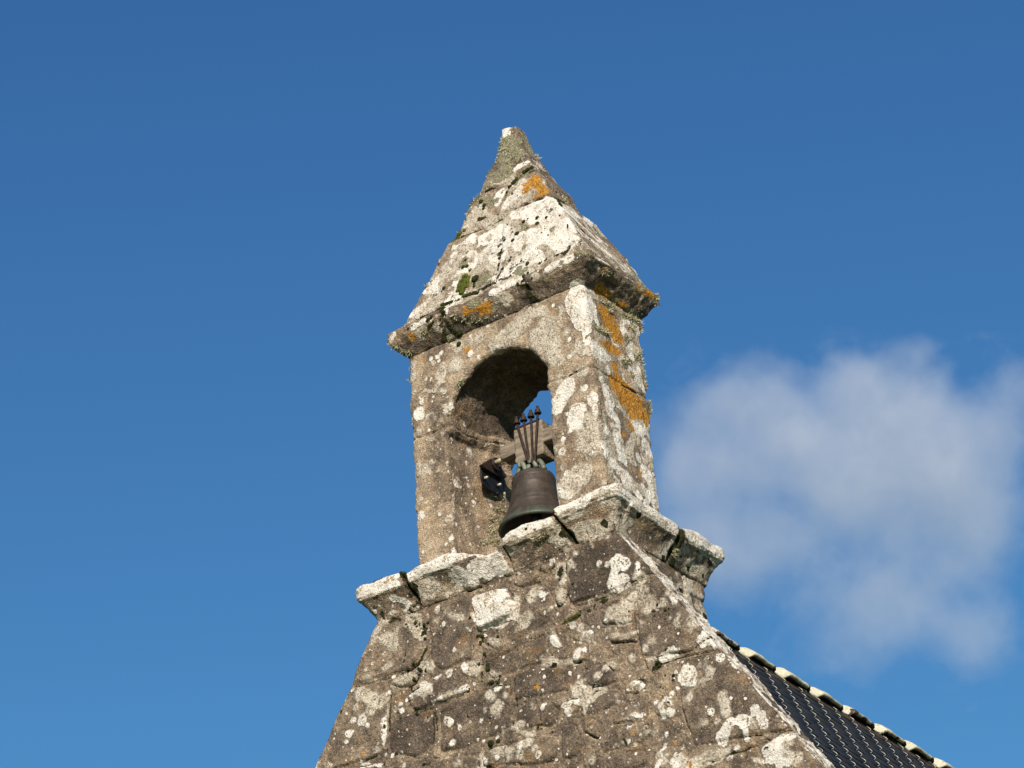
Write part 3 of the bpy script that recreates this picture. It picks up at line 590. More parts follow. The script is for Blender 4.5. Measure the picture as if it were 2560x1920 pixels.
# --- plinth of the bell-cote behind the gable coping
def sdf_pl(x, y, z): return smax(smax(np.maximum(-.80-x, x-.795), np.maximum(-.12-y, y-.712), .05), np.maximum(-1.3-z, z+.19), .03)
def n_pl(p): return chips(p, 2.0)-.014*np.exp(-((p[:, 2]+.33-.02*pnoise(p*5))/.010)**2)-.012*np.exp(-((p[:, 1]-.48-.03*pnoise(p*4))/.010)**2)
V, Fq = nets(sdf_pl, (-.88, -.18, -1.33), (.88, .80, -.15), .009, n_pl)
A = fields(V); A['cream'] = np.maximum(A['cream'], .10*(fbm(V, 7, 3, 15.)-.10)); A['tone'] = np.clip(.45+.35*fbm(V, 4, 2, 51.), .05, 1)
A['moss'] = np.maximum(A['moss'], .12*(fbm(V, 10, 3, 19.)-.65))
mobj('plinth', V, Fq, RUBBLE, chapel, attrs=A)

# --- gable wall: traced stones, pointing between them, coping slopes wrapped round the arrises
YW = -.177
def xe_l(z): return -.807-(-.20-z)/math.tan(math.radians(57.0))
def xe_r(z): return .800+(-.20-z)/math.tan(math.radians(57.15))
SX, SY, SA = [], [], []
def st(poly, tone=.5, hgt=.014, T=None, kind=None, hue=0):
    q = [on_y(*(T(*p) if T else p), YW) for p in poly]; q = np.array([(p[0], p[2]) for p in q])
    c = q.mean(0); ang = np.arctan2(q[:, 1]-c[1], q[:, 0]-c[0]); q = q[np.argsort(ang)]
    SA.append((q, tone, hgt, kind))
st([(800,1560),(947,1547),(990,1550),(1030,1560),(1060,1572),(1062,1617),(1033,1666),(968,1694),(885,1712),(760,1745)], .55, .016)
st([(700,1765),(881,1718),(963,1702),(970,1740),(971,1800),(962,1876),(898,1906),(850,1920),(640,1990)], .62, .016)
st([(600,2010),(860,1930),(905,1912),(955,1890),(960,1930),(960,2010),(600,2130)], .5, .016)
st([(1071,1516),(1138,1490),(1176,1480),(1180,1563),(1178,1644),(1102,1675),(1078,1653),(1073,1572)], .45)
st([(1016,1735),(1030,1729),(1094,1682),(1153,1657),(1172,1660),(1170,1730),(1097,1757),(1074,1765),(1033,1775),(1021,1765)], .42, .018)
st([(974,1708),(1001,1684),(1030,1677),(1048,1687),(1030,1714),(991,1719)], .6, .016)
st([(981,1748),(989,1728),(1009,1758),(1011,1788),(994,1788),(983,1772)], .6, .014)
st([(974,1812),(1016,1790),(1082,1774),(1085,1826),(1082,1860),(1060,1886),(1033,1893),(976,1878)], .22, .014)
st([(1102,1770),(1120,1753),(1205,1727),(1243,1712),(1275,1716),(1281,1760),(1278,1800),(1262,1828),(1215,1848),(1150,1876),(1102,1878)], .30, .014)
st([(1180,1501),(1183,1492),(1259,1468),(1268,1472),(1288,1505),(1285,1535),(1281,1543),(1230,1565),(1196,1581),(1189,1559)], .8, .034)
st([(1303,1507),(1317,1480),(1339,1465),(1368,1467),(1382,1512),(1373,1554),(1339,1574),(1277,1602),(1270,1581),(1277,1554)], .48, .016)
st([(1283,1461),(1288,1442),(1344,1420),(1355,1434),(1348,1447),(1303,1467)], .62, .018)
st([(1355,1429),(1353,1414),(1382,1407),(1388,1414),(1368,1432)], .7, .018)
st([(1420,1395),(1421,1487),(1431,1512),(1458,1503),(1514,1487),(1570,1463),(1636,1436),(1720,1400),(1560,1320),(1440,1370)], .20, .016)
st([(1583,1506),(1596,1474),(1621,1449),(1657,1441),(1760,1440),(1900,1600),(1790,1617),(1745,1628),(1700,1638),(1675,1654),(1636,1668),(1612,1658),(1600,1620),(1590,1560)], .45, .018)
st([(1700,1720),(1706,1655),(1720,1648),(1790,1632),(1920,1640),(2100,1800),(1974,1822),(1898,1853),(1822,1886),(1753,1904),(1735,1860),(1712,1790)], .42, .018)
st([(1900,1870),(1974,1832),(2120,1800),(2260,1990),(1990,2040),(1930,1950)], .6, .018)
st([(1507,1554),(1520,1527),(1556,1507),(1576,1505),(1585,1523),(1583,1559),(1549,1561),(1522,1566)], .7, .018)
st([(1522,1599),(1554,1581),(1592,1575),(1588,1601),(1556,1606),(1523,1604)], .65, .016)
st([(1437,1581),(1455,1554),(1471,1559),(1480,1574),(1489,1584),(1465,1606),(1433,1597)], .6, .014)
st([(1370,1590),(1382,1581),(1406,1604),(1400,1624),(1380,1637),(1371,1624)], .75, .02)
st([(1429,1644),(1440,1619),(1469,1615),(1471,1635),(1462,1648),(1437,1657)], .75, .02)
st([(1382,1481),(1388,1467),(1417,1474),(1418,1494),(1400,1516),(1388,1501)], .75, .02)
st([(1221,1648),(1314,1597),(1357,1588),(1366,1617),(1370,1658),(1340,1666),(1290,1680),(1255,1690),(1225,1700)], .35, .014)
st([(1287,1690),(1314,1676),(1373,1667),(1427,1671),(1427,1729),(1356,1739),(1291,1754)], .28, .012)
st([(1292,1782),(1317,1772),(1370,1758),(1395,1764),(1403,1792),(1388,1815),(1339,1820),(1298,1825)], .25, .012)
st([(1206,1888),(1215,1871),(1285,1854),(1331,1839),(1370,1831),(1397,1851),(1400,1893),(1356,1910),(1289,1913),(1215,1918)], .5, .018)
st([(1465,1680),(1502,1657),(1527,1655),(1538,1677),(1555,1690),(1550,1706),(1457,1710)], .22, .014)
st([(1397,1768),(1437,1745),(1464,1746),(1459,1765),(1429,1785),(1407,1785)], .7, .018)
st([(1565,1714),(1595,1697),(1615,1704),(1612,1721),(1578,1735),(1566,1735)], .6, .016)
st([(1634,1758),(1659,1748),(1673,1729),(1684,1755),(1686,1780),(1669,1794),(1642,1785)], .65, .018)
st([(1533,1787),(1561,1768),(1592,1756),(1597,1772),(1609,1789),(1582,1809),(1538,1819)], .6, .016)
st([(1455,1809),(1477,1795),(1494,1800),(1509,1819),(1494,1844),(1470,1836)], .55, .018)
st([(1500,1861),(1524,1846),(1561,1846),(1568,1866),(1511,1880)], .35, .014)
st([(1592,1837),(1612,1816),(1624,1819),(1619,1843),(1590,1854)], .5, .014)
st([(1630,1918),(1642,1880),(1659,1866),(1696,1864),(1713,1864),(1723,1903),(1723,1930),(1630,1935)], .7, .016)
st([(1478,1520),(1500,1509),(1560,1490),(1575,1500),(1540,1510),(1490,1545)], .4, .012)
st([(1405,1815),(1440,1812),(1452,1850),(1445,1890),(1410,1895)], .4, .012)
st([(1580,1740),(1625,1735),(1628,1785),(1612,1800),(1600,1775)], .35, .01)
st([(985,1900),(1055,1897),(1095,1890),(1190,1885),(1200,1920),(1190,1960),(990,1970)], .35, .014)
st([(1195,1600),(1215,1590),(1252,1588),(1252,1606),(1232,1628),(1215,1612)], .6, .012)
st([(1090,1580),(1105,1690),(1065,1690),(1066,1600)], .35, .0) if 0 else None
st([(1460,1730),(1545,1725),(1560,1745),(1530,1765),(1470,1790)], .28, .010)
st([(1470,1890),(1540,1885),(1610,1870),(1620,1910),(1560,1935),(1480,1930)], .4, .012)
# random courses below the frame
zz = -1.50
while zz > -2.35:
    hh = random.uniform(.12, .22); xx = xe_l(zz)-.3
    while xx < xe_r(zz)+.3:
        w = random.uniform(.14, .42); j = lambda: random.uniform(-.015, .015)
        q = np.array([(xx+j(), zz+j()), (xx+w-.03+j(), zz+j()), (xx+w-.03+j(), zz-hh+.03+j()), (xx+j(), zz-hh+.03+j())])
        if zz < -1.52 or True:
            cz = zz-hh/2; ok = all(not ((abs(q[:, 0].mean()-s[0][:, 0].mean()) < (w/2+np.ptp(s[0][:, 0])/2)) and (abs(cz-s[0][:, 1].mean()) < (hh/2+np.ptp(s[0][:, 1])/2))) for s in SA[:45])
            if ok:
                c = q.mean(0); SA.append((q[np.argsort(np.arctan2(q[:, 1]-c[1], q[:, 0]-c[0]))], random.uniform(.2, .6), .014, None))
        xx += w
    zz -= hh
def wall_relief(x, z):
    P3 = np.stack([x, z, np.zeros_like(x)], 1).astype(np.float32)
    wx = x+.010*pnoise(P3*9+1)+.004*pnoise(P3*30+6); wz = z+.010*pnoise(P3*9+50)+.004*pnoise(P3*30+76)
    H_ = np.zeros(len(x)); T_ = np.full(len(x), .56)+.10*fbm(P3, 3, 2, 3.); E_ = np.full(len(x), -1.)
    # small packing stones in the pointing
    for (q, tone, hg, kind) in SA:
        lo = q.min(0)-.05; hi = q.max(0)+.05
        m = np.nonzero((wx > lo[0]) & (wx < hi[0]) & (wz > lo[1]) & (wz < hi[1]))[0]
        if not len(m): continue
        d = None; n = len(q)
        for i in range(n):
            a, b = q[i], q[(i+1) % n]; e = b-a; L = np.hypot(*e)
            if L < 1e-6: continue
            dist = ((wx[m]-a[0])*e[1]-(wz[m]-a[1])*e[0])/L      # positive outside (ccw polygon)
            d = dist if d is None else smax(d, dist, .025)
        ins = -d
        h = hg*.82*sstep(-.006, .012, ins)*(1+.25*sstep(0, .08, ins))*(1 if hg > .02 else np.clip(.6+1.2*pnoise(P3[m]*6+9), .1, 1.2)) - .005*np.exp(-((ins+.006)/.005)**2)
        k = ins > -.03; mk = m[k]; H_[mk] = np.where(ins[k] > -.012, np.where(np.abs(h[k]) > np.abs(H_[mk]), h[k], H_[mk]), H_[mk])
        T_[mk] = np.where(ins[k] > 0, np.maximum(tone*.9+.10*pnoise(P3[mk]*5), .16), T_[mk]); E_[mk] = np.maximum(E_[mk], np.where(ins[k] > -.0, ins[k], ins[k]))
    n = fbm(P3, 4, 2, 8.)*.005+fbm(P3, 16, 3, 2.)*.0042+fbm(P3, 60, 2, 5.)*.0026
    rough = np.where(E_ > .0, .6, 1.5)
    cd_ = crack_dist(x, z); H_ = H_-.022*np.exp(-(cd_/.0065)**2)*.5
    pit = fbm(P3, 26, 2, 61.); H_ = H_-.010*np.clip(pit-.55, 0, 1)*(1+(E_ < 0))
    return H_+n*rough, T_, E_
def gable_grid():
    rows = np.arange(-.215, -2.30, -.0062); nf = 620; ns = 26; TG_ = .19
    u = np.linspace(0, 1, nf); vs = np.linspace(0, 1, ns+1)[1:]
    X = []; Y = []; Z = []; KIND = []
    for z in rows:
        a, b = xe_l(z), xe_r(z)
        X.append(np.concatenate([np.full(ns, a), a+(b-a)*u, np.full(ns, b)]))
        Y.append(np.concatenate([YW+TG_*vs[::-1], np.full(nf, YW), YW+TG_*vs])); Z.append(np.full(nf+2*ns, z))
    X = np.array(X); Y = np.array(Y); Z = np.array(Z); nr, nc = X.shape
    x, y, z = X.ravel(), Y.ravel(), Z.ravel()
    hgt, tone, E_ = wall_relief(x, z)
    P3 = np.stack([x, y, z], 1)
    w = np.clip((y-YW)/.02, 0, 1)                # 0 on the front, 1 on the slope
    jn = (E_ < 0)*.006
    sgn = np.where(x > 0, 1., -1.)
    amp = hgt.copy(); nn = fbm(P3, 5, 2, 3.)*.010+fbm(P3, 19, 3, 7.)*.007+fbm(P3, 55, 2, 1.)*.003 - jn
    # arris wear
    el = np.minimum(x-(xe_lv(z)), xe_rv(z)-x); wear = .012*np.exp(-np.maximum(el, 0)/.018)*(w == 0)
    y = y - amp*(1-w) + wear*1.0
    x = x + sgn*(w*nn*.8 - .004) - sgn*.010*np.exp(-(y-YW)/.015)*(w > 0)*.5; z = z + w*nn*.55
    V = np.stack([x, y, z], 1)
    i = np.arange(nr-1)[:, None]*nc+np.arange(nc-1)[None, :]
    Fq = np.stack([i, i+nc, i+nc+1, i+1], -1).reshape(-1, 4)
    return V, Fq, tone, E_, w
def xe_lv(z): return -.807-(-.20-z)/math.tan(math.radians(57.0))
def xe_rv(z): return .800+(-.20-z)/math.tan(math.radians(57.15))
V, Fq, tone, E_, w = gable_grid(); SURF.append(V.astype(np.float32)); A = fields(V)
GROW = np.concatenate(SURF); GROW = GROW[(GROW@_F.astype(np.float32)) < 99]
A['tone'] = np.clip(tone, .03, 1)
crack = (.004-np.abs(E_+.004))*(E_ > -.5)
cn = fbm(V, 5, 2, 77.)
A['moss'] = np.maximum(A['moss'], np.where((crack_dist(V[:, 0], V[:, 2]) < .0045) & (w < .5), .004, -1))
A['moss'] = np.maximum(A['moss'], np.where((cn > .25) & (np.abs(E_+.004) < .005), .003, -1))
A['moss'] = np.maximum(A['moss'], .15*(fbm(V, 11, 3, 23.)-.95))
A['white'] = np.maximum(A['white'], np.where(w > 0, .08*(fbm(V*np.array([1, 1.8, 1]), 11, 3, 13.)-.10), -1))
A['cream'] = np.maximum(A['cream'], np.where(w > 0, .10*(fbm(V*np.array([1, 1.8, 1]), 9, 3, 43.)+.12), .10*(fbm(V, 5, 3, 33.)-.50)))
A['orange'] = np.maximum(A['orange'], .15*(fbm(V, 12, 2, 83.)-1.12))
mobj('gable_wall', V, Fq, RUBBLE, chapel, attrs=A); print('gable', len(V))

# --- the rest of the chapel below and behind
PH = math.radians(52.6); TPH = math.tan(PH); ZR = .19; XE = 5.6; ZE = ZR-TPH*XE; YB = 14.0
mb = MB(); zt = -2.29; a, b = xe_l(zt), xe_r(zt); xa, xb = -6.1, 6.1; zk = -7.0
def prism(poly, y0, y1):
    n = len(poly); mb.add([(p[0], y0, p[1]) for p in poly]+[(p[0], y1, p[1]) for p in poly],
        [tuple(range(n)), tuple(reversed(range(n, 2*n)))]+[(i, i+n, (i+1) % n+n, (i+1) % n) for i in range(n)])
prism([(a, zt), (xa, zk), (xa, GZ), (xb, GZ), (xb, zk), (b, zt)], YW, .36)
mb.build('lower_gable_wall', FARWALL, chapel)
mb = MB(); prism([(-.80, -.95), (a, zt+.02), (b, zt+.02), (.80, -.95), (.75, -.30), (-.75, -.30)], YW+.06, .355); mb.build('gable_core', FARWALL, chapel)
for s in (-1, 1):
    mb = MB(); mb.box((min(s*5.0, s*5.6), .36, GZ), (max(s*5.0, s*5.6), YB, ZE-.25)); mb.build('side_wall', FARWALL, chapel)
mb = MB(); prism([(-5.0, GZ), (5.0, GZ), (5.0, ZE-.25), (0, ZR-.45), (-5.0, ZE-.25)], YB-.5, YB); mb.build('rear_wall', FARWALL, chapel)
# --- roof of single slates
SLM, Ns, bs, cs = simple_mat('slate', (.008, .009, .012), (.026, .028, .034), 7, .6, 0, .25, .003, spec=.22)
nrm = Vector((math.sin(PH), 0, math.cos(PH))); dwn = Vector((math.cos(PH), 0, -math.sin(PH)))
SW, EX, SLEN, Y0R = .19, .122, .30, .74
def roof_pt(s, y, h, side=1): return (side*(nrm.x*h+dwn.x*s), y, ZR+nrm.z*h+dwn.z*s)
vs_, fs_ = [], []; box_f = np.array([(3,2,1,0),(4,5,6,7),(0,1,5,4),(1,2,6,5),(2,3,7,6),(3,0,4,7)])
HOOK = []
nrows = int(9.4/EX)
for side in (1, -1):
    for r in range(nrows):
        sb = .06+EX*(r+1); off = (r % 2)*SW/2
        for c in range(int((YB-Y0R)/SW)):
            y = Y0R+off+c*SW
            t = .0055; tw = random.uniform(-.003, .003); ds = random.uniform(-.006, .006)
            q = []
            for hh_ in (0, t):
                for (s_, yy, lift) in ((sb-SLEN, y+.0025, .0), (sb+ds, y+.002, .008+tw), (sb+ds, y+SW-.002, .008-tw), (sb-SLEN, y+SW-.0025, .0)):
                    q.append(roof_pt(max(s_, .0), yy, .006+lift+hh_, side))
            base = len(vs_); vs_ += q; fs_.append((box_f if side == 1 else box_f[:, ::-1])+base)
            if side == 1: HOOK.append((sb, y+SW/2))
roof = mobj('roof', np.array(vs_), np.concatenate(fs_), SLM, chapel, smooth=False)
mb = MB()
for side in (1, -1):
    q = [roof_pt(s_, y_, h_, side) for h_ in (-.05, -.0) for (s_, y_) in ((0, .74), (1.4, .74), (1.4, .0), (9.35, .0), (9.35, YB), (0, YB))]
    mb.add(q, [tuple(range(6))[::-1], tuple(range(6, 12))]+[(i, (i+1) % 6, (i+1) % 6+6, i+6) for i in range(6)])
mb.build('roof_boarding', SLM, roof)
# stainless hooks
HKM, *_ = simple_mat('hook_steel', (.55, .50, .42), (.72, .66, .56), 30, .45, .5, .05)
def hook_mesh(nn=6):
    mb = MB()
    pts = [Vector((0, -.004, 0))-dwn*.030+nrm*.020, Vector((0, 0, 0))-dwn*.010+nrm*.023, Vector((0, .002, 0))+dwn*.002+nrm*.023, Vector((0, .002, 0))+dwn*.007+nrm*.016, Vector((0, .0, 0))+dwn*.003+nrm*.008, Vector((0, -.002, 0))+dwn*.010+nrm*.004]
    mb.tube(pts, .0018, nn); return mb
hm = hook_mesh(); hook0 = None
def project(p):
    v = np.array(p)-CAM; zc = v@_F; return 1280+FPX*(v@R2)/zc, 960-FPX*(v@U2)/zc, zc
vis = []
for (s_, y_) in HOOK:
    p = Vector(roof_pt(s_, y_, .012)); u_, v_, dz = project(p)
    if s_ > .17 and u_ < 2580 and v_ < 1940 and u_ > 1777+(v_-1561)*.861+1: vis.append((dz, p))
vis.sort(key=lambda t: t[0]); print('hooks', len(vis))
hme = bpy.data.meshes.new('slate_hook'); hme.from_pydata([tuple(v) for v in hm.v], [], hm.f); hme.materials.append(HKM); hme.polygons.foreach_set('use_smooth', np.ones(len(hme.polygons), bool))
for dz, p in vis[:100]:
    o = bpy.data.objects.new('slate_hook', hme); COL.objects.link(o); o.parent = roof; o.location = p-wloc(roof)
    o['group'] = 'steel hooks holding the slates'
mb = MB(); hm = hook_mesh(3)
done = {tuple(round(c, 3) for c in p) for dz, p in vis[:100]}
rest = [Vector(roof_pt(s_, y_, .012)) for (s_, y_) in HOOK if s_ > .17]
for dz, p in [(0, q) for q in rest if tuple(round(c, 3) for c in q) not in done]: mb.add([tuple(Vector(v)+p) for v in hm.v], hm.f)
if mb.v: tag(mb.build('slate_hooks', HKM, roof, smooth=True), kind='stuff')
# ridge tiles
def tile_material():
    m, nt, b = newmat('ridge_tile_clay'); N = NT(nt)
    base = N.ramp(N.noise(30, 4, .6), [(.3, (.030, .018, .014)), (.7, (.095, .055, .040))])
    at = N.attr('crust'); f = N.mr(N.math('ADD', at, N.math('MULTIPLY_ADD', N.noise(13, 4, .6), .9, -.45)), .0, .03)
    lc = N.ramp(N.noise(60, 3, .7), [(.3, (.33, .31, .22)), (.6, (.52, .49, .38))])
    col = N.mix(f, base, lc); dk = N.mr(N.noise(90, 3, .7), .62, .68); col = N.mix(N.math('MULTIPLY', dk, .7), col, (.10, .08, .06))
    N.lk(col, b.inputs['Base Color']); b.inputs['Roughness'].default_value = .75
    bp = N.n('ShaderNodeBump'); bp.inputs['Strength'].default_value = .6; bp.inputs['Distance'].default_value = .006; N.lk(N.noise(70, 3), bp.inputs['Height']); N.lk(bp.outputs[0], b.inputs['Normal'])
    return m
TLM = tile_material()
TIPS = [(1811,1594),(1901,1647),(1989,1704),(2071,1751),(2150,1798),(2228,1844),(2299,1887)]
ty = [on_x(u_, v_, .03) for (u_, v_) in TIPS]; print('tips', [(round(p[1], 2), round(p[2], 3)) for p in ty])
ys = [p[1] for p in ty]; stp = (ys[-1]-ys[0])/(len(ys)-1); ztop = float(np.mean([p[2] for p in ty]))
while ys[0]-stp > 1.16: ys.insert(0, ys[0]-stp)
while ys[-1] < YB-.3: ys.append(ys[-1]+stp)
for i, yt in enumerate(ys):
    nl, na = 30, 22; Lt = stp+.05; vv = []; cr = []
    bias = {1: .40, 2: .22, 3: .42, 4: .08, 5: .16, 6: .20, 7: .36}.get(i-ys.index(ty[0][1]), random.uniform(.05, .3))
    for layer in (0, 1):
        for j in range(nl+1):
            t = j/nl; yy = yt-Lt+Lt*t
            bulge = .030*sstep(.30, .42, t)*(1-.25*sstep(.5, 1., t)) - (.012*sstep(.93, 1., t))
            rr = .114+bulge*1.25-.020*layer
            for k in range(na+1):
                a = math.radians(-56+112*k/na); sq = 1+.06*math.cos(2*a)
                x_ = math.sin(a)*rr*1.22; z_ = ztop-.180+ (math.cos(a)*rr*1.15)*sq 
                vv.append((x_, yy, z_+.006)); cr.append(bias+.60*math.cos(a*1.35)-.26-.5*sstep(.88, .97, t))
    m1 = (nl+1)*(na+1); ff = []
    for layer in (0, 1):
        for j in range(nl):
            for k in range(na):
                q = [layer*m1+j*(na+1)+k, layer*m1+j*(na+1)+k+1, layer*m1+(j+1)*(na+1)+k+1, layer*m1+(j+1)*(na+1)+k]
                ff.append(tuple(q) if layer == 1 else tuple(reversed(q)))
    for k in range(na):
        for j in (0, nl):
            q = [j*(na+1)+k, j*(na+1)+k+1, m1+j*(na+1)+k+1, m1+j*(na+1)+k]; ff.append(tuple(q) if j else tuple(reversed(q)))
    for j in range(nl):
        for k in (0, na):
            q = [j*(na+1)+k, (j+1)*(na+1)+k, m1+(j+1)*(na+1)+k, m1+j*(na+1)+k]; ff.append(tuple(q))
    vv = np.array(vv); vv += (fbm(vv, 14, 2, i*3.)*.003)[:, None]; o = mobj('ridge_tile', vv, ff, TLM, roof, attrs={'crust': np.array(cr)}); o['group'] = 'clay tiles along the ridge'

MRT, *_ = simple_mat('ridge_mortar', (.020, .015, .013), (.075, .058, .045), 30, .9, 0, .8, .01)
mb = MB(); mb.add([(-.125, .74, ZR-.16), (.125, .74, ZR-.16), (.112, .74, ztop-.105), (-.112, .74, ztop-.105), (-.125, YB, ZR-.16), (.125, YB, ZR-.16), (.112, YB, ztop-.105), (-.112, YB, ztop-.105)],
  [(0, 1, 2, 3), (7, 6, 5, 4), (0, 4, 5, 1), (1, 5, 6, 2), (2, 6, 7, 3), (3, 7, 4, 0)])
mb.build('ridge_mortar', MRT, roof)
# ------------------------------------------------------------------ THE BELL
BX, BY, BZ = -.022, .295, .258
def bell_material():
    m, nt, b = newmat('bell_bronze'); N = NT(nt)
    sep = N.n('ShaderNodeSeparateXYZ'); N.lk(N.tc, sep.inputs[0]); z = sep.outputs[2]
    base = N.ramp(N.noise(18, 5, .65), [(.25, (.026, .021, .018)), (.55, (.060, .048, .040)), (.8, (.098, .075, .060))])
    mp = N.n('ShaderNodeMapping'); N.lk(N.tc, mp.inputs[0]); mp.inputs['Scale'].default_value = (30, 30, 5)
    stk = N.noise(1, 4, .6, vec=mp.outputs[0]); g = N.math('ADD', N.mr(z, BZ+.13, BZ+.01, 0., .62), N.mr(z, BZ+.31, BZ+.37, 0., .35))
    gm = N.mr(N.math('ADD', g, N.math('MULTIPLY_ADD', stk, 1.5, -.75)), .38, .75); col = N.mix(N.math('MULTIPLY', gm, .75), base, (.060, .085, .065))
    N.lk(col, b.inputs['Base Color']); b.inputs['Metallic'].default_value = .3; b.inputs['Roughness'].default_value = .55
    bp = N.n('ShaderNodeBump'); bp.inputs['Strength'].default_value = .5; bp.inputs['Distance'].default_value = .003
    band = N.mr(N.math('ABSOLUTE', N.math('SUBTRACT', z, BZ+.285)), .010, .013, 1., 0.)
    N.lk(N.math('ADD', N.math('MULTIPLY', N.noise(120, 1), N.math('MULTIPLY', band, 4.)), N.noise(60, 3)), bp.inputs['Height']); N.lk(bp.outputs[0], b.inputs['Normal'])
    return m
BRM = bell_material()
WDM, Nw, bw, cw = simple_mat('weathered_oak', (.10, .078, .060), (.30, .245, .185), 1.0, .85, 0, .9, .006, stretch=(7, 60, 60), spec=.15)
RUST, *_ = simple_mat('rusted_iron', (.012, .009, .008), (.048, .025, .019), 40, .7, .2, .4, .002)
BLK, *_ = simple_mat('black_iron', (.006, .006, .007), (.014, .013, .014), 25, .55, .2, .3, .002)
PIN, *_ = simple_mat('pale_steel', (.35, .29, .2), (.55, .47, .34), 40, .5, .3, .2, .001)
PAT, *_ = simple_mat('verdigris_bronze', (.075, .085, .06), (.20, .22, .165), 30, .6, .2, .4, .003)
bell = thing('bell', (BX, BY, BZ), 'bronze bell with a green-stained lip hanging from a grey oak headstock inside the arched opening', 'bell')
prof = [(.268,.0),(.275,.004),(.277,.012),(.272,.024),(.256,.046),(.246,.060),(.2455,.064),(.240,.067),(.224,.090),(.208,.118),(.1975,.140),(.198,.143),(.1945,.147),(.186,.170),(.1855,.174),(.182,.178),(.174,.210),(.167,.245),(.163,.270),(.1635,.274),(.1605,.278),
        (.158,.295),(.1575,.318),(.159,.321),(.1555,.326),(.153,.340),(.146,.352),(.130,.362),(.095,.372),(.05,.378),(.001,.380)]
inner = [(.001,.350),(.09,.345),(.125,.330),(.135,.28),(.15,.20),(.175,.13),(.21,.07),(.245,.02),(.262,.0),(.268,.0)]
prof = [(r_*.79, z_*.95) for r_, z_ in prof]; inner = [(r_*.79, z_*.95) for r_, z_ in inner]
mb = MB(); mb.lathe(inner+prof[1:], (BX, BY, BZ), 96); mb.build('bell_body', BRM, bell, smooth=True)
mb = MB(); mb.tube([(BX, BY, BZ+.325), (BX, BY, BZ+.12), (BX, BY, BZ+.10), (BX, BY, BZ+.07), (BX, BY, BZ+.05)], [.011, .011, .032, .032, .010], 14); mb.build('clapper', BLK, bell, smooth=True)
# crown loops
ZC = BZ+.352
for (ax_, off) in ((0, -.058), (0, .058), (1, -.045), (1, .045), (2, .0), (3, .0)):
    mb = MB(); pts = []; n = 12
    for k in range(n+1):
        a = math.pi*k/n; r = .042
        if ax_ == 0: pts.append((BX+off+.0*k, BY-.035+.07*k/n, ZC+.072*math.sin(a)))
        elif ax_ == 1: pts.append((BX+off*.8-.03+.06*k/n, BY-.06, ZC+.068*math.sin(a)))
        elif ax_ == 2: pts.append((BX-.100+.07*k/n, BY-.02, ZC-.012+.060*math.sin(a)))
        else: pts.append((BX+.030+.07*k/n, BY-.03, ZC-.012+.066*math.sin(a)))
    mb.tube(pts, .0145, 10); mb.build('crown_loop', PAT, bell, smooth=True)
mb = MB(); mb.tube([(BX, BY, ZC-.01), (BX, BY, ZC+.09)], [.036, .028], 14); mb.build('crown_post', PAT, bell, smooth=True)
# headstock
def subdiv_box(lo, hi, h=.012, amp=.003, seed=0.):
    V_, F_ = nets(lambda x, y, z: smax(smax(np.abs(x-(lo[0]+hi[0])/2)-(hi[0]-lo[0])/2, np.abs(y-(lo[1]+hi[1])/2)-(hi[1]-lo[1])/2, .012), np.abs(z-(lo[2]+hi[2])/2)-(hi[2]-lo[2])/2, .012),
                  np.array(lo)-.03, np.array(hi)+.03, h, lambda p: fbm(p*np.array([1, 6, 6]), 6, 2, seed)*amp)
    return V_, F_
hs = []
V1, F1 = nets(lambda x, y, z: np.minimum(smax(smax(np.abs(x-.0)-.098, np.abs(y-.295)-.060, .012), np.abs(z-.792)-.112, .012),
                                        smax(smax(np.abs(x-.0)-.205, np.abs(y-.295)-.054, .012), np.abs(z-.797)-.044, .012)),
              (-.25, .2, .64), (.25, .39, .94), .005, lambda p: fbm(p*np.array([1, 5, 5]), 7, 3, 3.)*.004)
mobj('headstock', V1, F1, WDM, bell)
mb = MB(); mb.box((-.085, .232, .898), (.085, .358, .910)); mb.build('top_plate', RUST, bell, bevel=.002)
for (xb_, zb_, xt_, zt_) in ((-.005, .672, -.060, .928), (.004, .672, -.012, .930), (.030, .650, .040, .934), (.046, .655, .088, .940)):
    mb = MB(); mb.tube([(xb_+.006, .245, zb_-.03), (xb_, .224, zb_), (xb_*.5+xt_*.5, .222, (zb_+zt_)/2), (xt_, .222, zt_)], .0075, 10); rod = mb.build('strap_rod', RUST, bell, smooth=True)
    mb = MB(); mb.tube([(xt_, .222, zt_-.006), (xt_, .222, zt_+.004)], .021, 16); mb.tube([(xt_, .222, zt_+.004), (xt_, .222, zt_+.022)], .0155, 6); mb.tube([(xt_, .222, zt_+.022), (xt_, .222, zt_+.042)], .0085, 10)
    mb.build('nut', RUST, rod, bevel=.001)
mb = MB(); mb.tube([(-.195, .295, .785), (-.300, .300, .785)], .014, 12); mb.build('gudgeon', PIN, bell, smooth=True)
mb = MB(); mb.tube([(.20, .295, .785), (.31, .295, .785)], .014, 12); mb.build('gudgeon', PIN, bell, smooth=True)

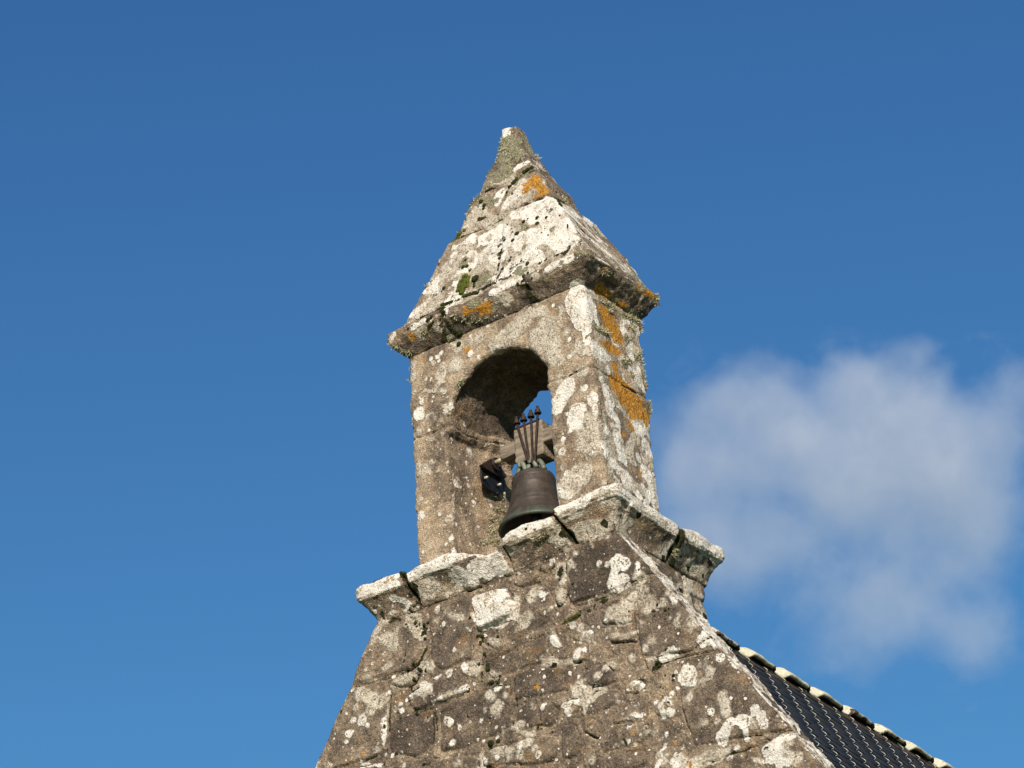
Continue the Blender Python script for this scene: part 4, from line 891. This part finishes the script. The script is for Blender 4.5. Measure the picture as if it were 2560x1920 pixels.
# bearing bracket bolted to the left jamb
br = thing('iron_bracket', (-.41, .295, .70), 'black iron bearing bracket with two pale bolts fixed to the left jamb beside the bell', 'bracket')
def plate(poly, x0, x1):
    n = len(poly); return [(x0, p[0], p[1]) for p in poly]+[(x1, p[0], p[1]) for p in poly], [tuple(range(n)), tuple(reversed(range(n, 2*n)))]+[(i, i+n, (i+1) % n+n, (i+1) % n) for i in range(n)]
T6 = lambda X, Y: (1150+X*.229, 980+Y*.229)
def jo(pts, x): return [tuple(on_x(*T6(*p), x)[1:]) for p in pts]
mb = MB(); mb.add(*plate(jo([(236,800),(236,940),(256,1005),(320,1062),(430,1126),(462,1112),(472,1085),(468,1000),(500,930),(330,860)][::-1], -.318), -.330, -.318)); mb.build('back_plate', BLK, br, bevel=.003)
mb = MB(); mb.box((-.43, .38, .68), (-.330, .45, .75)); mb.build('wall_arm', BLK, br, bevel=.004)
mb = MB(); mb.add(*plate(jo([(236,790),(330,735),(360,722),(400,730),(425,770),(505,905),(512,925),(470,960),(455,935),(262,822)][::-1], -.295), -.318, -.295)); mb.build('bearing_block', RUST, br, bevel=.004)
rc = on_x(*T6(400, 790), -.282)
mb = MB()
rp = [(rc[0], rc[1]+.034*math.cos(a), rc[2]+.034*math.sin(a)) for a in [2*math.pi*k/20 for k in range(21)]]
mb.tube(rp, .009, 8, cap=False); mb.build('bearing_ring', RUST, br, smooth=True)
for pq in ((285, 935), (430, 1012)):
    bc = on_x(*T6(*pq), -.30); y_, z_ = bc[1], bc[2]
    mb = MB(); mb.tube([(-.325, y_, z_), (-.300, y_, z_), (-.288, y_, z_)], [.0085, .0085, .007], 10); bo = mb.build('bolt', PIN, br, smooth=True)
    mb = MB(); mb.tube([(-.319, y_, z_), (-.308, y_, z_)], .014, 6); mb.build('nut', BLK, bo)

# ------------------------------------------------------------------ moss cushions and tufts (uncountable growth)
MOSS, Nm, bm_, cm_ = simple_mat('moss', (.008, .010, .005), (.036, .044, .012), 45, .95, 0, .8, .006, spec=.05)
YMOSS, *_ = simple_mat('bright_moss', (.022, .028, .008), (.105, .115, .022), 40, .95, 0, .8, .006, spec=.05)
def ico(n=10, m=7):
    v = [(0, 0, 1)]; f = []
    for j in range(1, m):
        th = math.pi*.62*j/(m-1)
        for k in range(n): v.append((math.sin(th)*math.cos(2*math.pi*k/n), math.sin(th)*math.sin(2*math.pi*k/n), math.cos(th)))
    for k in range(n): f.append((0, 1+k, 1+(k+1) % n))
    for j in range(m-2):
        for k in range(n): a = 1+j*n; f.append((a+k, a+n+k, a+n+(k+1) % n, a+(k+1) % n))
    return np.array(v), f
IV, IF = ico()
dg = bpy.context.evaluated_depsgraph_get()
def surf_normal(pl):
    return {'F': (0, -1, 0), 'A': (0, -.9, .43), 'B': (.86, 0, .5), 'S': (1, 0, 0), 'W': (0, -1, 0), 'C': (0, -.9, .2), 'L': (0, -1, .2), 'M': (0, -.8, -.5), 'J': (1, 0, 0), 'K': (1, 0, .2), 'D': (1, 0, .1), 'N': (1, 0, -.4), 'P': (1, 0, 0)}[pl]
def snap(c, lim=.16):
    d = ((GROW-np.asarray(c, np.float32))**2).sum(1); i = int(d.argmin()); return GROW[i].astype(float) if d[i] < lim**2 else None
def cushions(name, mat, items, label):
    mb = MB()
    for (T, pl, lst) in items:
        n = Vector(surf_normal(pl)).normalized(); q = n.to_track_quat('Z', 'Y').to_matrix()
        for it in lst:
            if len(it) == 3: it = (it[0], it[1], it[0], it[1], it[2])
            a = place(pl, *T(it[0], it[1])); b = place(pl, *T(it[2], it[3])); r = it[4]*SC[T]*PX*1.3
            L = np.linalg.norm(b-a); k = max(1, int(L/(r*.8))+1)
            for i in range(k):
                t = i/(k-1) if k > 1 else .5; c = a+(b-a)*t; rr = r*random.uniform(.8, 1.1); c = snap(c)
                if c is None: continue
                V_ = IV*np.array([rr, rr, rr*.62]); V_ = V_ @ np.array(q).T + c; V_ += (fbm(V_, 60, 2, 1.)*rr*.25)[:, None]*np.array(n)
                mb.add(V_, IF)
    o = mb.build(name, mat, smooth=True); tag(o, label, 'moss', kind='stuff'); return o
cushions('moss_cushions', MOSS, [
    (T1, 'A', [(1040,1010,16),(1038,1072,9),(840,970,15),(860,925,15),(866,905,8),(850,1010,12),(845,1040,12),(965,810,18),(937,852,15),(880,850,12),(1098,738,16),(1100,698,12),(1012,727,12),(1035,762,7),(1040,705,7),(905,745,6),(927,775,6),
      (735,605,16),(730,625,12),(915,485,16),(940,455,960,440,16),(1030,370,1060,350,16),(1010,380,14),(890,520,12),(885,540,8),(925,528,8),(750,510,770,500,10),(465,1170,13),(448,1195,7),(600,1030,14),(625,1022,13),(680,1108,24),(670,1140,12),(665,1160,10),
      (600,1228,690,1200,11),(1265,600,1235,530,10),(715,580,14),(595,825,9),(570,885,6),(612,985,9),(1160,690,12),(1133,800,6),(1170,815,6),(990,990,8),(925,970,9),(1255,680,8),(1150,770,5),(355,1390,380,1370,9),(215,1440,240,1420,6),(775,740,8),(800,745,5),(450,1290,520,1265,12)]),
    (T1, 'B', [(1385,775,1410,800,8),(1445,850,8),(1350,760,6),(1255,575,1290,610,14),(1225,515,8),(1215,660,1260,690,8),(1480,900,6)]),
    (T1, 'C', [(455,1380,490,1480,11),(510,1510,530,1490,18),(1000,1090,14),(975,1080,970,1140,10),(390,1400,355,1430,8),(1060,1100,7)]),
    (TX, 'L', [(805,830,20),(820,785,11)]),
    (TA, 'L', [(850,285,880,262,14),(920,240,960,230,10),(1240,180,1260,170,22)]),
    (TA, 'W', [(1420,850,22),(1450,900,20),(1540,900,24),(1530,990,18),(1550,1080,19),(1560,1230,20),(1300,1310,12),(1285,1390,12),(1480,1520,24),(1440,1500,20),(1390,1460,1440,1440,16),(1600,860,18),(1300,890,20),(1400,1640,22)]),
    (TB, 'W', [(320,1110,325,1160,18),(430,1160,16),(385,1280,20),(395,1310,15),(300,1430,22),(415,1440,420,1490,30),(350,1545,15),(1600,320,22),(185,795,18),(100,880,10),(290,1030,360,1050,20),(570,1045,20)]),
    (TC, 'W', [(885,610,14),(850,700,15),(855,770,12),(990,690,20),(1050,670,16),(1045,750,13),(1000,800,16),(1020,1230,18),(1110,1585,15),(1005,1580,13),(1100,1650,14),(505,700,14),(880,1420,26),(930,1450,22),(645,130,16)]),
    (TD, 'W', [(690,415,16),(1300,910,20),(1550,860,20),(1690,900,17),(1370,65,14),(1500,360,22),(1450,470,15),(1640,1600,20)]),
    (TE, 'W', [(440,110,18),(570,130,575,190,26),(490,240,15),(490,360,13),(610,1285,38),(710,1255,34),(640,390,24),(730,380,18),(940,1000,10)]),
    (TF, 'W', [(1310,275,18),(1195,270,15),(1290,350,15),(1070,300,8),(1110,450,12),(1155,455,12)]),
    (TV, 'C', [(500,280,24),(580,240,20),(840,160,900,90,28),(915,150,14),(1120,60,18)]),
], 'dark green-black cushions of moss dotted over the stones and joints of the bell-cote')
cushions('bright_moss', YMOSS, [
    (T1, 'A', [(590,1200,610,1100,26),(560,1190,580,1130,18),(625,1160,630,1100,16),(600,1220,14),(570,800,530,850,20),(600,780,14),(520,860,12),(635,610,14),(640,1050,12)]),
    (TB, 'W', [(1500,840,1700,730,16),(1480,850,14)]), (TC, 'W', [(1050,690,8)])], 'yellow-green moss clumps low on the front of the spire')
TUF, *_ = simple_mat('tuft_lichen', (.26, .24, .14), (.58, .54, .38), 60, .95, 0, .2, .002, spec=.05)
mb = MB()
def tufts(T, pl, lst, dens=1.0, down=0.0):
    n = Vector(surf_normal(pl)).normalized()
    for it in lst:
        if len(it) == 3: it = (it[0], it[1], it[0], it[1], it[2])
        a = place(pl, *T(it[0], it[1])); b = place(pl, *T(it[2], it[3])); r = it[4]*SC[T]*PX; L = np.linalg.norm(b-a)
        roots = []
        for i in range(max(1, int(L/r*1.2))+1):
            c = snap(a+(b-a)*(i/max(1, int(L/r*1.2))))
            if c is None: continue
            d2 = np.linalg.norm(GROW-c.astype(np.float32), axis=1); roots.append(GROW[d2 < r*.9])
        if not roots: continue
        roots = np.concatenate(roots)
        for _ in range(int((42+L/r*32)*dens)):
            c = Vector(roots[random.randrange(len(roots))].astype(float))
            d = (n*1.0+Vector([random.gauss(0, .6) for _ in range(3)])+Vector((0, 0, -down))).normalized(); ln = random.uniform(.005, .014)
            s = d.cross(Vector((random.random(), random.random(), random.random()))).normalized()*.0024
            k = Vector([random.gauss(0, .006) for _ in range(3)])
            v = [c-s, c+s, c+d*ln*.55+k+s*.8, c+d*ln*.55+k-s*.8, c+d*ln+k*1.5]
            mb.add(v, [(0, 1, 2, 3), (3, 2, 4)])
tufts(T1, 'A', [(840,170,830,250,40),(860,200,940,260,50),(820,290,30),(740,400,730,380,22),(640,600,680,560,20),(600,650,10),(700,540,20),(900,320,40),(560,790,20),(430,1010,12),(340,1160,8),(960,440,1000,400,20)])
tufts(T1, 'B', [(1100,290,14),(1090,270,10),(1290,600,1270,560,14),(1300,620,10)])
tufts(TU, 'S', [(880,640,1080,740,50),(1000,800,40),(760,1100,960,1200,40),(1300,900,1450,960,50),(1300,1290,40),(1400,1120,40),(1500,1640,1520,1500,30),(1540,1090,24),(1480,960,1540,1150,20)])
tufts(TU, 'D', [(940,130,980,190,40,),(1100,100,40),(1840,480,1880,640,50),(1800,560,1820,700,40),(1870,700,26),(1660,820,20)], 1.2, .5)
tufts(TV, 'C', [(1280,60,1280,150,40),(1380,110,1640,180,50),(1780,80,30),(720,340,760,400,36),(120,600,30),(1470,230,40)])
tufts(TV, 'C', [(150,620,420,750,16)], 1.2, .8)
tufts(TV, 'F', [(1400,1200,1400,1290,40),(470,1150,14),(480,980,8)])
tufts(T2, 'S', [(1740,130,1780,120,26),(1880,110,1900,330,12),(1800,230,20),(1905,430,1930,540,10)])
tufts(TX, 'J', [(200,380,290,440,40),(230,600,330,640,50),(180,760,350,760,50),(160,900,330,920,60),(90,1060,260,1020,50),(260,1060,250,1110,50),(300,820,360,960,40)], 1.6)
tufts(TX, 'M', [(950,900,1130,860,34)])
tufts(T4, 'N', [(1110,620,1130,700,20)])
tag(mb.build('lichen_tufts', TUF), 'pale grey-green tufts of bushy lichen on the spire, cornices and jamb', 'lichen', kind='stuff')

# ------------------------------------------------------------------ ground
GR, Ng, bg_, cg = simple_mat('grass', (.035, .055, .016), (.085, .11, .03), 6, .95, 0, .5, .03, spec=.1)
mb = MB(); mb.add([(-3000, -3000, GZ), (3000, -3000, GZ), (3000, 3000, GZ), (-3000, 3000, GZ)], [(0, 1, 2, 3)])
tag(mb.build('ground', GR), 'flat grass ground around the chapel', 'ground', kind='structure')

# ------------------------------------------------------------------ the cloud: a real volume far behind the tower
DC = 620.0
def cpt(u, v, dd=0.): return CAM + ray(u, v)*(DC+dd)
PXC = DC/FPX
BL = [(1890,970,130,95,1),(1790,1030,95,80,1),(1960,1090,190,130,1),(1790,1210,160,120,1),(2120,960,100,80,1),(2290,880,60,45,.8),(2250,1010,190,130,1),(2370,1120,190,130,1),(2120,1160,230,150,1),(2200,1250,200,110,.9),(2420,1230,140,130,.8),(1740,1150,120,110,1),
      (2550,960,90,80,.8),(2420,1370,110,130,.65),(2480,1500,80,120,.5),(2270,1400,170,110,.6),(2020,1360,200,100,.65),(1850,1340,170,110,.65),(2500,1080,120,110,.9),(2160,1530,220,110,.62),(2360,1570,190,100,.6),(1700,1320,110,100,.8),(1930,1480,190,90,.55),(2520,1300,100,140,.6),(1760,1430,140,100,.6),(2080,1640,200,80,.42),(2440,1620,110,90,.42)]
cv = []; cf = []
cl = bpy.data.materials.new('cloud_vapour'); cl.use_nodes = True; nt = cl.node_tree; nt.nodes.clear(); N = NT(nt)
out = nt.nodes.new('ShaderNodeOutputMaterial'); vol = nt.nodes.new('ShaderNodeVolumePrincipled'); nt.links.new(vol.outputs[0], out.inputs['Volume'])
warp = N.vadd(N.tc, N.noise(.055, 3, .6, out=1), 9.0)
sub = N.n('ShaderNodeVectorMath', operation='SUBTRACT'); N.lk(warp, sub.inputs[0]); sub.inputs[1].default_value = (4.5, 4.5, 4.5); wp = sub.outputs[0]
fld = None
ex, ey, ez = Vector(R2), Vector(U2), Vector(_F)
for (u, v, ru, rv, wt) in BL:
    c = cpt(u, v); a, b_, d_ = ru*1.25*PXC, rv*1.25*PXC, (ru+rv)*.5*PXC
    s1 = N.n('ShaderNodeVectorMath', operation='SUBTRACT'); N.lk(wp, s1.inputs[0]); s1.inputs[1].default_value = tuple(c)
    comps = []
    for e_, r_ in ((ex, a), (ey, b_), (ez, d_)):
        dt = N.n('ShaderNodeVectorMath', operation='DOT_PRODUCT'); N.lk(s1.outputs[0], dt.inputs[0]); dt.inputs[1].default_value = tuple(e_/r_); comps.append(dt.outputs['Value'])
    cb = N.n('ShaderNodeCombineXYZ'); [N.lk(comps[i], cb.inputs[i]) for i in range(3)]
    ln = N.n('ShaderNodeVectorMath', operation='LENGTH'); N.lk(cb.outputs[0], ln.inputs[0])
    g = N.mr(ln.outputs['Value'], 1.15, .1, 0., 1.*wt)
    fld = g if fld is None else N.math('ADD', fld, g)
    # hull blob
    M = IV.copy(); n_, m_ = 16, 10
    base = len(cv)
    for j in range(m_+1):
        th = math.pi*j/m_
        for k in range(n_):
            q = Vector(c)+ex*(a*1.45*math.sin(th)*math.cos(2*math.pi*k/n_))+ey*(b_*1.45*math.cos(th))+ez*(d_*1.45*math.sin(th)*math.sin(2*math.pi*k/n_)); cv.append(tuple(q))
    for j in range(m_):
        for k in range(n_): cf.append((base+j*n_+k, base+(j+1)*n_+k, base+(j+1)*n_+(k+1) % n_, base+j*n_+(k+1) % n_))
det = N.noise(.085, 7, .66, vec=wp)
dens = N.math('SUBTRACT', N.math('MULTIPLY', N.math('MINIMUM', fld, 1.25), 1.0), N.math('ADD', N.math('MULTIPLY_ADD', det, 1.7, -.70), N.math('MULTIPLY_ADD', N.noise(.32, 4, .65, vec=wp), .7, -.35))); dens = N.math('MAXIMUM', dens, 0.)
N.lk(N.math('MULTIPLY', dens, .054), vol.inputs['Density']); vol.inputs['Color'].default_value = (.93, .93, .97, 1); vol.inputs['Anisotropy'].default_value = .0
co = mobj('cloud', np.array(cv), cf, cl, smooth=True); rm = co.modifiers.new('hull', 'REMESH'); rm.mode = 'VOXEL'; rm.voxel_size = 1.2
tag(co, 'soft grey-white cumulus cloud low in the blue sky right of the bell-cote', 'cloud')
S.cycles.volume_step_rate = 1.0; S.cycles.volume_max_steps = 128; S.cycles.volume_bounces = 2
